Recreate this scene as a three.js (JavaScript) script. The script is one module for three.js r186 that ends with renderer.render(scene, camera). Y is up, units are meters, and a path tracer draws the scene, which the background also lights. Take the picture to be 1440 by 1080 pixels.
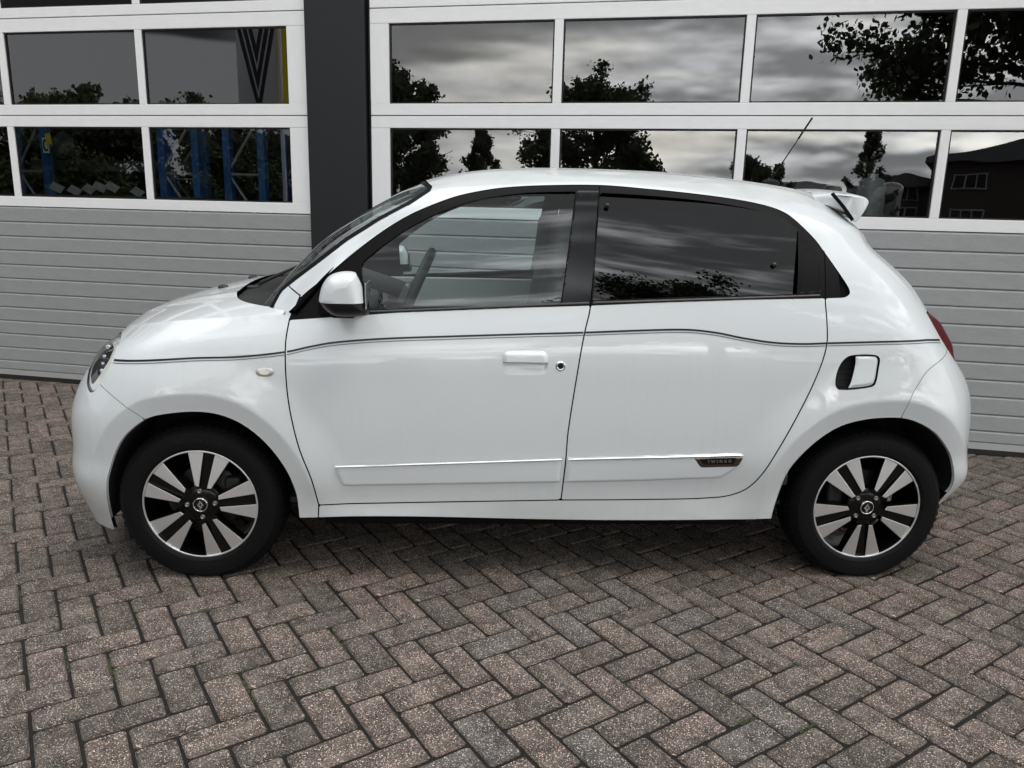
import * as THREE from 'three';
import { mergeGeometries, mergeVertices, toCreasedNormals } from 'three/addons/utils/BufferGeometryUtils.js';
import { RoundedBoxGeometry } from 'three/addons/geometries/RoundedBoxGeometry.js';
import { TextGeometry } from 'three/addons/geometries/TextGeometry.js';
import { FontLoader } from 'three/addons/loaders/FontLoader.js';

// ---------------------------------------------------------------- camera, sky, sun, exposure
// World: the car's own frame. x runs from its nose (-) to its tail (+), y is up, z runs towards the photographer.
const renderer = new THREE.WebGLRenderer({ antialias: true });
renderer.toneMapping = THREE.LinearToneMapping;
renderer.toneMappingExposure = 2.1;
renderer.shadowMap.enabled = true;
const scene = new THREE.Scene();
const camera = new THREE.PerspectiveCamera(52.62, 4 / 3, 0.05, 1500);
camera.position.set(-0.2658, 1.3645, 3.4888);
camera.up.set(-0.01247, 0.97515, -0.22122);
camera.lookAt(-0.2658 + 0.05232, 1.3645 - 0.22029, 3.4888 - 0.97403);

let seedState = 1;
function seeded(s) { let a = s >>> 0; return () => { a = (a + 0x6D2B79F5) | 0; let t = Math.imul(a ^ (a >>> 15), 1 | a); t = (t + Math.imul(t ^ (t >>> 7), 61 | t)) ^ t; return ((t ^ (t >>> 14)) >>> 0) / 4294967296; }; }
const clamp = (v, a, b) => Math.min(b, Math.max(a, v));
const lerp = (a, b, t) => a + (b - a) * t;
const smooth = (a, b, v) => { const t = clamp((v - a) / (b - a), 0, 1); return t * t * (3 - 2 * t); };
// value noise, 2-D and fractal
function hash2(x, y) { let h = Math.imul(x | 0, 374761393) + Math.imul(y | 0, 668265263); h = Math.imul(h ^ (h >>> 13), 1274126177); return ((h ^ (h >>> 16)) >>> 0) / 4294967296; }
function noise(x, y, px = 0, py = 0) {
  const i = Math.floor(x), j = Math.floor(y), f = x - i, g = y - j, u = f * f * (3 - 2 * f), v = g * g * (3 - 2 * g);
  const w = (a, p) => p ? ((a % p) + p) % p : a;
  const A = hash2(w(i, px), w(j, py)), B = hash2(w(i + 1, px), w(j, py)), C = hash2(w(i, px), w(j + 1, py)), D = hash2(w(i + 1, px), w(j + 1, py));
  return (A * (1 - u) + B * u) * (1 - v) + (C * (1 - u) + D * u) * v;
}
function fbm(x, y, o = 5) { let s = 0, a = .5, n = 0; for (let k = 0; k < o; k++) { s += a * noise(x, y); n += a; a *= .5; x = x * 2.03 + 17.1; y = y * 2.03 + 5.7; } return s / n; }

// An overcast evening sky: slate cloud to the left, a brighter streaky band low on the right behind the photographer.
function skyColour(dx, dy, dz) {
  const el = Math.asin(clamp(dy, -1, 1)) * 180 / Math.PI, az = Math.atan2(dx, dz) * 180 / Math.PI;
  if (el < -1) return [.10, .10, .10];
  const h = 1 / (Math.max(dy, 0) + .13), px = dx * h, pz = dz * h;
  const n1 = fbm(px * .55 + 3.1, pz * 1.0 + 8.2, 5), n2 = fbm(px * 1.7 + 31, pz * 3.2 + 2, 5), st = fbm(az * .045 + 9 + el * .02, el * .42 + az * .012, 5), fine = fbm(az * .16 + 40, el * 1.1 + 3, 4);
  let L = .42 + .95 * Math.max(0, dy);                           // body of the overcast
  L *= .62 + .62 * n1 + .18 * (n2 - .5);
  const azf = Math.exp(-Math.pow((az - 14) / 40, 2));
  const band = azf * Math.exp(-Math.pow((el - 6) / 12, 2));
  L += band * Math.max(.15, 2.15 + 8.5 * (st - .5) + 4.0 * (fine - .5) + 2.6 * (fbm(az * .55 + el * .2, el * 2.6 + 11, 4) - .5));
  const wide = fbm(az * .022 + 2.3 + el * .01, el * .17 + az * .010 + 6.1, 5), broken = smooth(.38, .68, .62 * wide + .38 * fbm(az * .05 + 21 + el * .03, el * .36 + az * .02 + 4, 5) + .20 * (fine - .5));
  const mid = smooth(13, 22, el) * (1 - smooth(62, 80, el)) * (1 - smooth(70, 110, Math.abs(az)));
  L = lerp(L, .18 + 1.9 * broken * broken, .88 * mid);
  const edge = 10.2 + (az + 30) * .16 + 3 * (fine - .5);                // the dark shelf of cloud over the left half
  const shelf = smooth(edge - 1.5, edge + 1.2, el) * (1 - smooth(-16, -6, az)) * (1 - smooth(26, 44, el)) * smooth(-130, -90, az);
  L = lerp(L, .30 + .5 * (n2 - .3), .90 * shelf);
  const left = (1 - smooth(-46, -35, az + 10 * (n2 - .5))) * smooth(-150, -110, az) * (1 - smooth(24, 50, el));
  L = lerp(L, .015 + .10 * n2 * st + .08 * Math.exp(-Math.pow((el - 4) / 3, 2)), .97 * left);
  L = Math.max(.04, L);
  const warm = clamp(band * (.25 + 3.2 * (st - .46)), 0, .95);
  return [L * lerp(.975, 1.09, warm), L * lerp(1.0, 1.0, warm), L * lerp(1.03, .76, warm)];
}
{
  const W = 2048, H = 1024, data = new Float32Array(W * H * 4);
  for (let j = 0; j < H; j++) for (let i = 0; i < W; i++) {
    const th = ((j + .5) / H - .5) * Math.PI, ph = ((i + .5) / W - .5) * 2 * Math.PI;
    const c = skyColour(Math.cos(th) * Math.cos(ph), Math.sin(th), Math.cos(th) * Math.sin(ph)), k = (j * W + i) * 4;
    data[k] = c[0]; data[k + 1] = c[1]; data[k + 2] = c[2]; data[k + 3] = 1;
  }
  const sky = new THREE.DataTexture(data, W, H, THREE.RGBAFormat, THREE.FloatType);
  sky.mapping = THREE.EquirectangularReflectionMapping; sky.magFilter = sky.minFilter = THREE.LinearFilter; sky.wrapS = THREE.RepeatWrapping; sky.needsUpdate = true;
  scene.background = sky; scene.environment = sky;
}
const sun = new THREE.DirectionalLight(0xfff4e6, 0.5);
sun.position.set(9, 22, 5); sun.castShadow = true; sun.shadow.radius = 45;
sun.shadow.mapSize.set(2048, 2048);
Object.assign(sun.shadow.camera, { left: -9, right: 9, top: 9, bottom: -9, near: 1, far: 60 });
scene.add(sun); scene.add(sun.target);
// ---------------------------------------------------------------- naming, textures, materials
const usedNames = {};
function numbered(n) { const k = usedNames[n] = (usedNames[n] ?? -1) + 1; return k ? `${n}_${String(k).padStart(3, '0')}` : n; }
function shade(o) { o.traverse(m => { if (m.isMesh) { m.castShadow = true; m.receiveShadow = true; } }); return o; }
function thing(name, label, category, pos = [0, 0, 0], turn = 0, group) {
  const o = new THREE.Group(); o.name = numbered(name); o.position.set(...pos); o.rotation.y = turn;
  o.userData = { label, category }; if (group) o.userData.group = group;
  scene.add(o); return o;
}
function part(name, geo, mat, parent, label) {
  const m = new THREE.Mesh(Array.isArray(geo) ? (geo.length > 1 ? mergeGeometries(geo.map(g => plain(g))) : geo[0]) : geo, mat);
  m.name = name; if (label) m.userData.label = label; m.castShadow = m.receiveShadow = true;
  if (parent) parent.add(m); return m;
}
function plain(g) { g = g.index ? g.toNonIndexed() : g; for (const k of Object.keys(g.attributes)) if (!['position', 'normal', 'uv'].includes(k)) g.deleteAttribute(k); if (!g.attributes.uv) g.setAttribute('uv', new THREE.BufferAttribute(new Float32Array(g.attributes.position.count * 2), 2)); return g; }
function structure(name, geo, mat, label) { const m = part(name, geo, mat, scene, label); m.userData.kind = 'structure'; return m; }
const lin2s = v => v <= .0031308 ? 12.92 * v : 1.055 * Math.pow(v, 1 / 2.4) - .055;
function tex(w, h, fn, srgb = true) {                      // fn(i, j) -> [r, g, b] in linear 0..1
  const d = new Uint8Array(w * h * 4);
  for (let j = 0; j < h; j++) for (let i = 0; i < w; i++) { const c = fn(i, j), k = (j * w + i) * 4; for (let q = 0; q < 3; q++) d[k + q] = 255 * clamp(srgb ? lin2s(clamp(c[q], 0, 1)) : c[q], 0, 1); d[k + 3] = 255; }
  const t = new THREE.DataTexture(d, w, h); t.wrapS = t.wrapT = THREE.RepeatWrapping; t.magFilter = THREE.LinearFilter; t.minFilter = THREE.LinearMipmapLinearFilter; t.generateMipmaps = true;
  if (srgb) t.colorSpace = THREE.SRGBColorSpace; t.needsUpdate = true; return t;
}
const col = (r, g, b) => new THREE.Color().setRGB(r, g ?? r, b ?? r);
const std = (c, rough = .6, more = {}) => new THREE.MeshStandardMaterial({ color: col(...[c].flat()), roughness: rough, ...more });
const phys = (c, rough, more = {}) => new THREE.MeshPhysicalMaterial({ color: col(...[c].flat()), roughness: rough, ...more });
const box = (w, h, d, x = 0, y = 0, z = 0) => new THREE.BoxGeometry(w, h, d).translate(x, y, z);
const rbox = (w, h, d, r, x = 0, y = 0, z = 0, s = 2) => new RoundedBoxGeometry(w, h, d, s, r).translate(x, y, z);
function bar(a, b, r, sides = 8) {                          // round bar between two points
  const A = new THREE.Vector3(...a), B = new THREE.Vector3(...b), d = B.clone().sub(A), g = new THREE.CylinderGeometry(r, r, d.length(), sides);
  g.applyQuaternion(new THREE.Quaternion().setFromUnitVectors(new THREE.Vector3(0, 1, 0), d.normalize())); return g.translate((a[0] + b[0]) / 2, (a[1] + b[1]) / 2, (a[2] + b[2]) / 2);
}
function tube(pts, r, seg = 40, sides = 8) { return new THREE.TubeGeometry(new THREE.CatmullRomCurve3(pts.map(p => new THREE.Vector3(...p))), seg, r, sides, false); }
function uvPlanar(g, fx = p => p.x, fy = p => p.y) { const p = g.attributes.position, uv = new Float32Array(p.count * 2), v = new THREE.Vector3(); for (let i = 0; i < p.count; i++) { v.fromBufferAttribute(p, i); uv[2 * i] = fx(v); uv[2 * i + 1] = fy(v); } g.setAttribute('uv', new THREE.BufferAttribute(uv, 2)); return g; }
// ---------------------------------------------------------------- car body surface
// natural cubic spline through [x, y] pairs, straight beyond the ends
function spline(p) {
  const n = p.length, x = p.map(q => q[0]), y = p.map(q => q[1]), m = new Array(n).fill(0), u = new Array(n).fill(0);
  for (let i = 1; i < n - 1; i++) {
    const s = (x[i] - x[i - 1]) / (x[i + 1] - x[i - 1]), q = s * m[i - 1] + 2;
    m[i] = (s - 1) / q;
    u[i] = (6 * ((y[i + 1] - y[i]) / (x[i + 1] - x[i]) - (y[i] - y[i - 1]) / (x[i] - x[i - 1])) / (x[i + 1] - x[i - 1]) - s * u[i - 1]) / q;
  }
  m[n - 1] = 0;
  for (let i = n - 2; i >= 0; i--) m[i] = m[i] * m[i + 1] + u[i];
  return t => {
    let k = 0; while (k < n - 2 && t > x[k + 1]) k++;
    const h = x[k + 1] - x[k];
    if (t < x[0]) return y[0] + (t - x[0]) * ((y[1] - y[0]) / h - h * m[1] / 6);
    if (t > x[n - 1]) return y[n - 1] + (t - x[n - 1]) * ((y[n - 1] - y[n - 2]) / h + h * m[n - 2] / 6);
    const a = (x[k + 1] - t) / h, b = 1 - a;
    return a * y[k] + b * y[k + 1] + ((a * a * a - a) * m[k] + (b * b * b - b) * m[k + 1]) * h * h / 6;
  };
}
const row = (xf, cf, nf, xr, cr, nr, w, y) => ({ xf, cf, nf, xr, cr, nr, w: spline(w), y: spline(y) });
const UC = 0.3, UB = 0.84, XC = -0.9;
const tub = [
  row(-1.84, .50, 2.9, 1.75, .36, 2.7, [[-1.8, .72], [-1.2, .75], [-.9, .788], [0, .792], [.9, .790], [1.2, .76], [1.8, .72]], [[-1.85, .155], [-1.55, .15], [-1.2, .2], [-.88, .243], [0, .241], [.87, .247], [1.3, .242], [1.55, .245], [1.78, .285]]),
  row(-1.862, .52, 3.1, 1.793, .38, 2.7, [[-1.8, .77], [-.9, .792], [.9, .795], [1.8, .78]], [[-1.85, .30], [-.8, .303], [.66, .333], [1.3, .35], [1.78, .365]]),
  row(-1.862, .55, 3.0, 1.786, .40, 2.7, [[-1.8, .79], [-.9, .812], [0, .816], [.9, .818], [1.8, .80]], [[-1.85, .45], [0, .475], [1.78, .5]]),
  row(-1.855, .56, 2.8, 1.778, .42, 2.7, [[-1.8, .80], [-.9, .816], [0, .818], [.9, .820], [1.8, .80]], [[-1.85, .60], [-1.2, .68], [1, .70], [1.78, .70]]),
  row(-1.772, .56, 2.35, 1.658, .42, 2.6, [[-1.8, .77], [-1.3, .785], [-.9, .795], [0, .80], [.9, .80], [1.7, .78]], [[-1.80, .76], [-1.55, .83], [-.9, .885], [0, .915], [1, .93], [1.6, .90], [1.7, .88]]),
  row(-1.69, .60, 2.2, 1.55, .42, 2.6, [[-1.7, .70], [-1.3, .728], [-.9, .752], [0, .762], [.9, .755], [1.5, .72]], [[-1.7, .86], [-1.5, .912], [-1.2, .962], [-.9, .985], [0, 1.035], [1.05, 1.085], [1.3, 1.09], [1.5, 1.08], [1.6, 1.06]]),
];
const tubK = [0, .09, .25, .44, .66, .78, .98];
const upper = [
  row(-1.10, .22, 4.5, 1.55, .42, 2.6, [[-1.1, .732], [-.93, .738], [-.9, .752], [0, .762], [.9, .755], [1.5, .72]], [[-1.1, .97], [-.93, .962], [-.9, .985], [0, 1.035], [1.05, 1.085], [1.3, 1.09], [1.5, 1.08], [1.6, 1.06]]),
  row(-.845, .20, 4.2, 1.345, .34, 3.0, [[-.86, .665], [-.6, .677], [0, .69], [.9, .67], [1.3, .64]], [[-.86, 1.235], [-.6, 1.235], [.9, 1.25], [1.33, 1.25]]),
  row(-.59, .22, 4.0, 1.312, .34, 3.0, [[-.6, .575], [-.3, .59], [.1, .60], [.9, .575], [1.2, .55]], [[-.6, 1.405], [-.45, 1.405], [-.2, 1.428], [.1, 1.455], [.5, 1.438], [.85, 1.395], [1.2, 1.335]]),
  row(-.51, .24, 3.6, 1.20, .34, 3.0, [[-.5, .47], [.1, .485], [1.1, .46]], [[-.52, 1.446], [-.3, 1.481], [0, 1.503], [.3, 1.504], [.65, 1.486], [1.0, 1.446], [1.18, 1.42]]),
  row(-.475, .26, 3.2, 1.20, .34, 3.0, [[-.5, .25], [.1, .26], [1.1, .25]], [[-.48, 1.466], [-.2, 1.509], [.1, 1.527], [.5, 1.519], [.9, 1.482], [1.2, 1.44]]),
  row(-.46, .28, 3.0, 1.20, .34, 3.0, [[-.5, 0], [1.1, 0]], [[-.46, 1.472], [-.2, 1.515], [.1, 1.534], [.5, 1.527], [.9, 1.492], [1.2, 1.45]]),
];
const upK = [0, .20, .385, .50, .72, .97];
function hoop(r, u, front) {
  let x, s = 1, sr = 1;
  const xs = front ? r.xf + r.cf : XC;              // where the front corner ends at u = UC
  if (u < UC) {
    if (front) x = r.xf + r.cf * (1 - Math.cos(u / UC * Math.PI / 2));
    else {
      const ua = .18, xa = r.xf + r.cf;
      x = u < ua ? r.xf + r.cf * (1 - Math.cos(u / ua * Math.PI / 2)) : xa + (XC - xa) * (u - ua) / (UC - ua);
    }
  } else if (u < UB) x = xs + (r.xr - r.cr - xs) * (u - UC) / (UB - UC);
  else x = r.xr - r.cr + r.cr * Math.sin((u - UB) / (1 - UB) * Math.PI / 2);
  const f = clamp((r.xf + r.cf - x) / r.cf, 0, 1), b = clamp((x - r.xr + r.cr) / r.cr, 0, 1);
  s = Math.pow(Math.max(0, 1 - Math.pow(f, r.nf)), 1 / r.nf); sr = Math.pow(Math.max(0, 1 - Math.pow(b, r.nr)), 1 / r.nr);
  return [x, r.y(x), r.w(x) * s * sr];
}
// cubic through neighbouring rows with uneven knots; pts one longer than the rows at either end when a neighbour is known
function through(pts, K, t) {
  let k = 0; while (k < K.length - 2 && t > K[k + 1]) k++;
  const h = K[k + 1] - K[k], a = (t - K[k]) / h, out = [0, 0, 0];
  for (let c = 0; c < 3; c++) {
    const p0 = pts[k][c], p1 = pts[k + 1][c], d = (p1 - p0) / h;
    const m0 = k > 0 ? slope(pts[k - 1][c], p0, p1, K[k] - K[k - 1], h) : d * 1.0;
    const m1 = k + 2 < pts.length ? slope(p0, p1, pts[k + 2][c], h, K[k + 2] - K[k + 1]) : d;
    const a2 = a * a, a3 = a2 * a;
    out[c] = (2 * a3 - 3 * a2 + 1) * p0 + (a3 - 2 * a2 + a) * h * m0 + (3 * a2 - 2 * a3) * p1 + (a3 - a2) * h * m1;
  }
  return out;
}
const slope = (a, b, c, h0, h1) => ((b - a) / h0 * h1 + (c - b) / h1 * h0) / (h0 + h1);
// wheel arches in the side view, and the flare around them
const archFront = [[-1.61, .02, 1], [-1.600, .204], [-1.576, .358], [-1.560, .412], [-1.526, .489], [-1.480, .555], [-1.399, .618], [-1.324, .638], [-1.226, .647], [-1.147, .638], [-1.069, .605], [-.993, .540], [-.929, .447], [-.896, .352], [-.889, .275], [-.887, .22], [-.887, .02, 1]], archRear = [[.868, .02, 1], [.871, .25], [.886, .347], [.909, .449], [.957, .521], [1.018, .580], [1.081, .620], [1.159, .643], [1.238, .652], [1.319, .650], [1.379, .633], [1.443, .598], [1.495, .549], [1.542, .490], [1.570, .418], [1.580, .36], [1.562, .315], [1.54, .02, 1]];
function segDist(px, py, a, b) {
  const dx = b[0] - a[0], dy = b[1] - a[1], t = clamp(((px - a[0]) * dx + (py - a[1]) * dy) / (dx * dx + dy * dy || 1e-12), 0, 1);
  return Math.hypot(px - a[0] - t * dx, py - a[1] - t * dy);
}
function polySD(P) {                                  // signed distance to a closed outline, negative inside
  let x0 = 1e9, x1 = -1e9, y0 = 1e9, y1 = -1e9;
  for (const [x, y] of P) { x0 = Math.min(x0, x); x1 = Math.max(x1, x); y0 = Math.min(y0, y); y1 = Math.max(y1, y); }
  return (x, y) => {
    const ox = Math.max(x0 - x, x - x1, 0), oy = Math.max(y0 - y, y - y1, 0);
    if (ox > .2 || oy > .2) return Math.hypot(ox, oy);
    let d = 1e9, s = 1;
    for (let i = 0, j = P.length - 1; i < P.length; j = i++) {
      d = Math.min(d, segDist(x, y, P[j], P[i]));
      if ((P[i][1] > y) !== (P[j][1] > y) && x < (P[j][0] - P[i][0]) * (y - P[i][1]) / (P[j][1] - P[i][1]) + P[i][0]) s = -s;
    }
    return s * d;
  };
}
// Catmull-Rom refinement of an outline; a third entry 1 marks a corner that stays sharp
function refine(P, n = 5, closed = true) {
  const out = [], N = P.length, at = i => closed ? P[(i + N) % N] : P[clamp(i, 0, N - 1)];
  for (let i = 0; i < (closed ? N : N - 1); i++) {
    const p1 = at(i), p2 = at(i + 1), p0 = p1[2] ? p1 : at(i - 1), p3 = p2[2] ? p2 : at(i + 2);
    const L = Math.hypot(p2[0] - p1[0], p2[1] - p1[1]);
    const tan = (a, b, c) => { const l1 = Math.hypot(b[0] - a[0], b[1] - a[1]), l2 = Math.hypot(c[0] - b[0], c[1] - b[1]); if (!l1 || !l2) return [(c[0] - a[0]), (c[1] - a[1])].map(v => v * L / (l1 + l2)); return [0, 1].map(k => L * (c[k] - a[k]) / (l1 + l2)); };
    const m1 = tan(p0, p1, p2), m2 = tan(p1, p2, p3);
    for (let k = 0; k < n; k++) {
      const a = k / n, a2 = a * a, a3 = a2 * a;
      out.push([0, 1].map(c => (2 * a3 - 3 * a2 + 1) * p1[c] + (a3 - 2 * a2 + a) * m1[c] + (3 * a2 - 2 * a3) * p2[c] + (a3 - a2) * m2[c]));
    }
  }
  if (!closed) out.push(P[N - 1].slice(0, 2));
  return out;
}
const archSD = [polySD(refine(archFront, 4)), polySD(refine(archRear, 4))];
function flare(x, y) {                                 // how far the wing stands out around the arch
  let z = 0;
  for (const sd of archSD) {
    const d = sd(x, y), f = .066;
    const top = smooth(.20, .40, y);
    if (d < .3 && d > -.1) z = Math.max(z, top * (d < f ? .021 - .019 * clamp((f - d) / f, 0, 1.3) : .021 * (1 - smooth(f - .03, f + .15, d)) / .93));
  }
  return z;
}
function tubPoint(u, t) {
  const pts = tub.map(r => hoop(r, u, false)), k = tubK;
  const x5 = pts[5], g1 = hoop(upper[1], Math.max(u, UC), true);
  const d = [0, 1, 2].map(c => (x5[c] - pts[4][c]) / (k[5] - k[4]) * (k[6] - k[5]) + x5[c]);
  const b = smooth(UC, UC + .04, u);
  pts.push([0, 1, 2].map(c => d[c] + (g1[c] - d[c]) * b));
  const p = through(pts, k, t);
  if (p[2] > .5) p[2] += flare(p[0], p[1]) * smooth(.5, .7, p[2]);
  return p;
}
const upCorner = UC;
function upperPoint(u, t) {
  const pts = upper.map(r => hoop(r, u, true));
  if (u >= UC) pts[0] = hoop(tub[5], u, false);
  const r4 = u >= UC ? hoop(tub[4], u, false) : null;
  if (!r4) return through(pts, upK, t);
  const b = smooth(UC, UC + .04, u);
  const a = [0, 1, 2].map(c => pts[0][c] - (pts[1][c] - pts[0][c]) * .6);
  return through([a.map((v, c) => v + (r4[c] - v) * b), ...pts], [-.12, ...upK], t);
}
const hoodLine = spline([[-1.70, .86], [-1.62, .915], [-1.5, .966], [-1.3, 1.022], [-1.1, 1.06], [-.9, 1.085]]);
function hoodPoint(u, s) {
  const e = hoop(tub[5], u, false), yh = hoodLine(e[0]);
  const a = 1 - s, rise = 1 - Math.pow(a, 2.3) * (1 - .0 * s);
  const q = a, ridge = .007 * Math.exp(-Math.pow((q - .62) / .05, 2)) * smooth(-1.66, -1.5, e[0]);
  return [e[0], e[1] + (yh - e[1]) * rise + ridge, e[2] * a];
}
// ---------------------------------------------------------------- pavement of herringbone paving blocks
const U = .1061, GA = [.86192, -.50711], GB = [-.50711, -.86192], G0 = [-1.83567, .91933];   // lattice: unit, directions (x, z), origin
{
  const r = seeded(11), S = 1024, h = new Float32Array(S * S), c = new Float32Array(S * S * 3);
  for (let j = 0; j < S; j++) for (let i = 0; i < S; i++) {
    const k = j * S + i, n = noise(i / 64, j / 64, 16, 16) * .34 + noise(i / 8, j / 8, 128, 128) * .38 + noise(i / 4, j / 4, 256, 256) * .42;
    const v = Math.max(.10, .54 + 1.7 * (n - .57)); c[3 * k] = v; c[3 * k + 1] = v * .985; c[3 * k + 2] = v * .97; h[k] = .45 + .5 * (n - .57);
  }
  const dab = (x, y, rad, f) => { const R = Math.ceil(rad); for (let b = -R; b <= R; b++) for (let a = -R; a <= R; a++) { if (a * a + b * b > rad * rad) continue; f((((y + b) % S + S) % S) * S + ((x + a) % S + S) % S); } };
  for (let q = 0; q < 15000; q++) { const x = r() * S | 0, y = r() * S | 0, g = .3 + .35 * r(); dab(x, y, .7 + 1.8 * r() * r(), k => { for (let m = 0; m < 3; m++) c[3 * k + m] *= g; h[k] -= .22; }); }   // pits
  for (let q = 0; q < 14000; q++) { const x = r() * S | 0, y = r() * S | 0, g = 1.2 + 1.1 * r(), w = r(); dab(x, y, 0.8 + 2.0 * r() * r(), k => { c[3 * k] = g; c[3 * k + 1] = g * (.97 - .04 * w); c[3 * k + 2] = g * (.93 - .1 * w); h[k] += .18; }); }
  for (let q = 0; q < 8200; q++) { const x = r() * S | 0, y = r() * S | 0, g = 3.4 + 2.4 * r(); dab(x, y, 1.1 + 2.7 * r() * r(), k => { c[3 * k] = g; c[3 * k + 1] = g * .98; c[3 * k + 2] = g * .93; h[k] = .75; }); }       // pale grit
  var gritMap = tex(S, S, (i, j) => { const k = (j * S + i) * 3; return [c[k] * .2, c[k + 1] * .2, c[k + 2] * .2]; });
  var gritBump = tex(S, S, (i, j) => { const v = h[j * S + i]; return [v, v, v]; }, false);
  for (const t of [gritMap, gritBump]) t.repeat.set(1 / .55, 1 / .55);
}
const brickTones = [[.70, .590, .510], [.645, .555, .480], [.59, .505, .435], [.77, .615, .535], [.53, .455, .395], [.63, .565, .520]];
const brickMats = brickTones.map(t => std(t, .82, { map: gritMap, bumpMap: gritBump, bumpScale: .0022 }));
function brickGeo(seed) {
  const r = seeded(seed), L = U * 2 - .0092, W = U - .0092, ch = .0055, j = () => (r() - .5) * .0042, ou = r() * 7, ov = r() * 7;
  const ring = (ix, y) => [[-L / 2 + ix, -W / 2 + ix], [L / 2 - ix, -W / 2 + ix], [L / 2 - ix, W / 2 - ix], [-L / 2 + ix, W / 2 - ix]].map(([x, z]) => [x, y, z]);
  const jit = [0, 1, 2, 3].map(() => [j(), j()]), tilt = [j() * .5, j() * .5, j() * .5, j() * .5];
  const top = ring(ch, 0), mid = ring(0, -ch), low = ring(0, -.045);
  // worn corners: the upper ring is cut at each corner
  const R = (ring_, k, y) => ring_.map((p, i) => [p[0] + jit[i][0], p[1] + (y ? tilt[i] : 0), p[2] + jit[i][1]]);
  const T = R(top, 0, 1), M = R(mid, 0, 1), D = R(low, 0, 0), cut = .008;
  const eight = (q, f) => q.flatMap((p, i) => { const a = q[(i + 3) % 4], b = q[(i + 1) % 4], to = (o, d) => { const l = Math.hypot(o[0] - p[0], o[2] - p[2]); return p.map((v, c) => v + (o[c] - v) * d / l); }; return [to(a, cut * f), to(b, cut * f)]; });
  const T8 = eight(T, 1.1), M8 = eight(M, .8), D8 = eight(D, .8), pos = [];
  const tri = (...v) => v.forEach(p => pos.push(...p));
  for (let i = 1; i < 7; i++) tri(T8[0], T8[i + 1], T8[i]);
  for (let i = 0; i < 8; i++) { const n = (i + 1) % 8; tri(T8[i], T8[n], M8[n]); tri(T8[i], M8[n], M8[i]); if (i % 2) { tri(M8[i], M8[n], D8[n]); tri(M8[i], D8[n], D8[i]); } }
  const g = new THREE.BufferGeometry(); g.setAttribute('position', new THREE.Float32BufferAttribute(pos, 3));
  uvPlanar(g, p => p.x + 2.7 * p.y + ou, p => p.z + 2.7 * p.y + ov); g.computeVertexNormals(); return g;
}
const brickGeos = Array.from({ length: 14 }, (_, i) => brickGeo(100 + i));
const pavement = structure('pavement', (() => { const g = new THREE.PlaneGeometry(17.2, 12.4).rotateX(-Math.PI / 2).translate(-.5, -.0072, 2.3); return uvPlanar(g, p => p.x, p => p.z); })(), std([.030, .028, .021], .95, { map: gritMap, bumpMap: gritBump, bumpScale: .004 }));
structure('ground', (() => { const g = new THREE.PlaneGeometry(900, 900).rotateX(-Math.PI / 2).translate(0, -.03, 0); return uvPlanar(g, p => p.x, p => p.z); })(), std([.55, .46, .385], .92, { map: gritMap }));
const wallTurn = -0.25654, WP = [.00286, -1.51244], WD = [.96727, .25374];            // the facade: a point on it and its direction (x, z)
const onWall = (s, y = 0, out = 0) => [WP[0] + WD[0] * s - WD[1] * out, y, WP[1] + WD[1] * s + WD[0] * out];
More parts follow.
